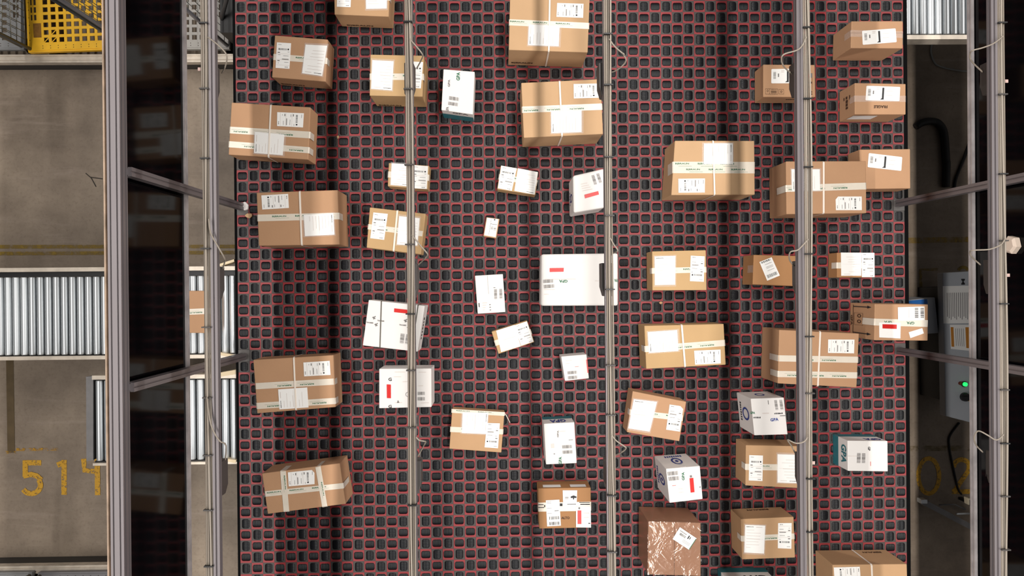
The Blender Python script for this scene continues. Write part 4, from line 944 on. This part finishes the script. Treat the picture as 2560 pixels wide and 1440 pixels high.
OR = mat('orange_stripe', (196, 128, 40), .5); sh.quad('orange_stripe', OR, o, .03, .1, .16, .9, .001); sh.quad('orange_stripe', OR, o, .72, .1, .9, .9, .001)
for i in range(5): sh.rect('e', .25 + .09 * i, .15, .27 + .09 * i, .85)
sh.flush(o)
sh = cs('M', 1305, 1338, 1305, 1285, 1338, 1285, 1338, 1338); sh.text('k', 'M', 0, 0, 1, 1); sh.flush(cab)
p = at(2409, 960, ZC); MB().tube([p, p + Vector((0, 0, .012))], .022, 16).build('lamp_bezel', BLACKP, cab)
MB().tube([p + Vector((0, 0, .012)), p + Vector((0, 0, .024)), p + Vector((0, 0, .03))], [.016, .016, .008], 14).build('green_lamp', mat('green_indicator', (40, 255, 110), .4, emit=1.6), cab, True)
p = at(2400, 958, ZC); MB().tube([p, p + Vector((0, 0, .01))], .014, 12).build('red_button', mat('dark_red_plastic', (110, 30, 28), .5), cab)
p = at(2410, 992, ZC); sh = cs('N', 1362, 1025, 1388, 1025, 1388, 1090, 1362, 1090); sh.quad('yellow_plate', mat('yellow_sticker', (206, 166, 40), .5), cab)
o = MB().tube([p, p + Vector((0, 0, .02)), p + Vector((0, 0, .035))], [.034, .034, .028], 18).build('rotary_switch', BLACKP, cab); MB().box(p.x - .05, p.x + .01, p.y - .007, p.y + .007, p.z + .03, p.z + .05).build('switch_grip', BLACKP, o)
cs('N', 1412, 1085, 1444, 1085, 1446, 1195, 1414, 1195).quad('yellow_sticker', MATS['yellow_sticker'], cab)
p = at(2432, 1036, ZC); MB().tube([p, p + Vector((0, 0, .01))], .012, 12).build('lock', CHROME, cab)
q = [at(u, v, .3) for u, v in pts('N', 800, 182, 1072, 156, 1104, 478, 815, 500)]; c = sum(q, Vector()) / 4
tr = thing('document_box', 'flat grey box with a blue end, half hidden behind the carton with arrows', 'box', (c.x, c.y, 0))
o = MB().prism([q[3], q[2], q[1], q[0]], 0).build('box_body', CABIN, tr); bevel(o, .006)
q = [at(u, v, .302) for u, v in pts('N', 822, 188, 1000, 172, 1006, 214, 824, 230)]; MB().prism([q[3], q[2], q[1], q[0]], .25).build('blue_strip', mat('blue_plastic', (40, 110, 190), .5), tr)
def floor_cable(label, path, r, m, z=None, name='cable'):
    o = MB().tube(smooth_path([at(u, v, z or r) for u, v in path]), r, 8).build(name, m, None, True); return tag(o, label, 'cable')
floor_cable('thick dark arc across the dark floor at right', pts('L', 900, 1140, 950, 1105, 1030, 1090, 1100, 1112, 1150, 1200, 1170, 1440, 'M', 1175, 250, 1170, 460), .03, BCABLE, name='dark_arc')  # thick dark arc, drawn as a black tube
floor_cable('thin grey cable curving below the top right roller conveyor', pts('L', 1045, 395, 1035, 470, 1065, 560, 1120, 600, 1280, 635, 1460, 645), .007, mat('grey_cable_sheath', (150, 150, 146), .5))
floor_cable('thin black cable curving between the figures 0 and 2 to the cream connector', pts('O', 1290, 60, 1205, 180, 1200, 280, 1225, 420, 1255, 560, 1280, 660, 1310, 705), .008, BCABLE)
floor_cable('black cable in front of the cabinet towards the right guard panel', pts('M', 1395, 20, 1330, 200, 1260, 380, 1245, 470), .012, BCABLE)
p0, p1 = at(*pt('O', 965, 772), .12), at(*pt('O', 1560, 1085), .12)
st = thing('strut', 'grey steel strut with a bright bracket on the floor at lower right', 'strut', tuple(Vector((p0.x, p0.y, 0))))
d = (p1 - p0).normalized(); n = Vector((-d.y, d.x, 0)) * .022
mb = MB(); mb.prism([p0 - n, p1 - n, p1 + n, p0 + n], .085)
for t in (.1, .95): pp = p0 + (p1 - p0) * t; mb.box(pp.x - .02, pp.x + .02, pp.y - .02, pp.y + .02, 0, .086)
mb.build('bar', STEEL, st)
o = MB().box(p0.x - .022, p0.x + .03, p0.y - .014, p0.y + .02, .07, .13).build('bracket', CHROME, st); bevel(o, .004)
q0 = at(*pt('O', 1110, 800), .14); q1 = at(*pt('O', 1250, 795), .14); q2 = at(*pt('O', 1345, 840), .14)
MB().tube([q0, q1, q2], .007, 8).build('rod', STEEL, st, True); MB().tube([at(*pt('O', 1265, 880), .14), at(*pt('O', 1378, 877), .14)], .008, 8).build('pin', CHROME, st, True)
q = [at(u, v, .2) for u, v in pts('O', 1366, 738, 1478, 765, 1475, 832, 1370, 800)]
cn = thing('connector', 'cream plug connector beside the strut at lower right', 'connector', (q[0].x, q[0].y, 0))
o = MB().prism([q[3], q[2], q[1], q[0]], .15).build('connector_body', mat('cream_connector', (222, 208, 180), .5), cn); bevel(o, .006)
MB().box(q[1].x - .04, q[1].x - .01, q[2].y + .01, q[2].y + .03, 0, .15).build('stalk', BLACKP, cn)
m0 = (q[0] + q[3]) / 2; m1 = (q[1] + q[2]) / 2
for t in (.25, .5): a = m0 + (m1 - m0) * t; MB().box(a.x - .012, a.x + .012, a.y - .03, a.y + .02, .2, .202).build('socket', BLACKP, cn)

# ------------------------------------------------------------------ litter on the bed
def scrap(label, poly, h, m, name):
    q = [at(u, v, ZB + h) for u, v in poly]; o = MB().prism(q[::-1], ZB - .002).build(name, m); bevel(o, .003); return tag(o, label, 'litter')
scrap('white foam scrap at the foot of the upper left post', [(603, 508), (612, 504), (620, 512), (619, 523), (610, 526), (602, 517)], .02, WHITE, 'foam_scrap')
scrap('torn piece of brown cardboard just below the white foam scrap', [(611, 538), (618, 533), (629, 534), (630, 540), (624, 546), (615, 543)], .012, CARD['pale'], 'cardboard_scrap')
scrap('small brown cardboard chip on the bed right of the third overhead beam', [(1647, 757), (1652, 753), (1658, 757), (1652, 761)], .004, CARD['tan'], 'cardboard_scrap')
scrap('tiny pale paper chip beside the large overhanging carton', [(841, 340), (846, 338), (848, 344), (843, 347)], .004, CARD['pale'], 'paper_scrap')
for (u, v, w, bi) in ((499, 173, 4, 'first overhead beam near the top'), (2033, 1157, 4, 'fourth overhead beam near the bottom'), (2516, 203, 4, 'fifth overhead beam near the top'), (2520, 688, 4, 'fifth overhead beam halfway along')):
    p = at(u, v, BZ + .0)
    bx = min((at(c, 720, BZ).x for c in BEAMPX), key=lambda t: abs(t - p.x)); s = 1 if p.x > bx else -1
    t = thing('cable_tag', 'small pale tag on a wire beside the ' + bi, 'tag', (p.x, p.y, p.z)); hw = w * (CAM.z - BZ) / F
    MB().box(p.x - hw, p.x + hw, p.y - hw, p.y + hw, p.z - .002, p.z + .002).build('tag_card', mat('pale_pink_tag', (190, 160, 152), .6), t)
    MB().tube([(bx + s * .02, p.y, BZ), ((bx + p.x) / 2, p.y + .006, BZ + .004), (p.x - s * hw * .6, p.y, p.z)], .0015, 5).build('wire', BCABLE, t)

# ------------------------------------------------------------------ light
def strip(name, x, z, y0, y1, w, power, aim=None, col=(1, .955, .91)):
    l = bpy.data.lights.new(name, 'AREA'); l.shape = 'RECTANGLE'; l.size = w; l.size_y = y1 - y0; l.energy = power; l.color = col
    o = bpy.data.objects.new(name, l); COL.objects.link(o); o.location = (x, (y0 + y1) / 2, z)
    if aim is not None: o.rotation_euler = (0, math.atan2(x - aim, z - ZB), 0)
    return o
strip('hall_lamp', 1.06, ZB + 4.5, -5, 5, .1, 345)
strip('hall_lamp', -4.0, ZB + 6.2, -7, 7, .3, 540, aim=-1.5)
strip('hall_lamp', 6.5, ZB + 5.0, -7, 7, .25, 470, aim=1.5)
o = MB().box(4.7, 4.8, -7, 7, 0, 3.0).build('shade_panel_right', mat('shade_panel_grey', (120, 120, 122), .7)); tag(o, kind='structure')  # added unseen panel, keeps the right-hand lamp off the floor beside the bed
w = bpy.data.worlds.new('hall'); SC.world = w; w.use_nodes = True
w.node_tree.nodes['Background'].inputs[0].default_value = (.85, .9, 1, 1); w.node_tree.nodes['Background'].inputs[1].default_value = .04
vs.exposure = -.28
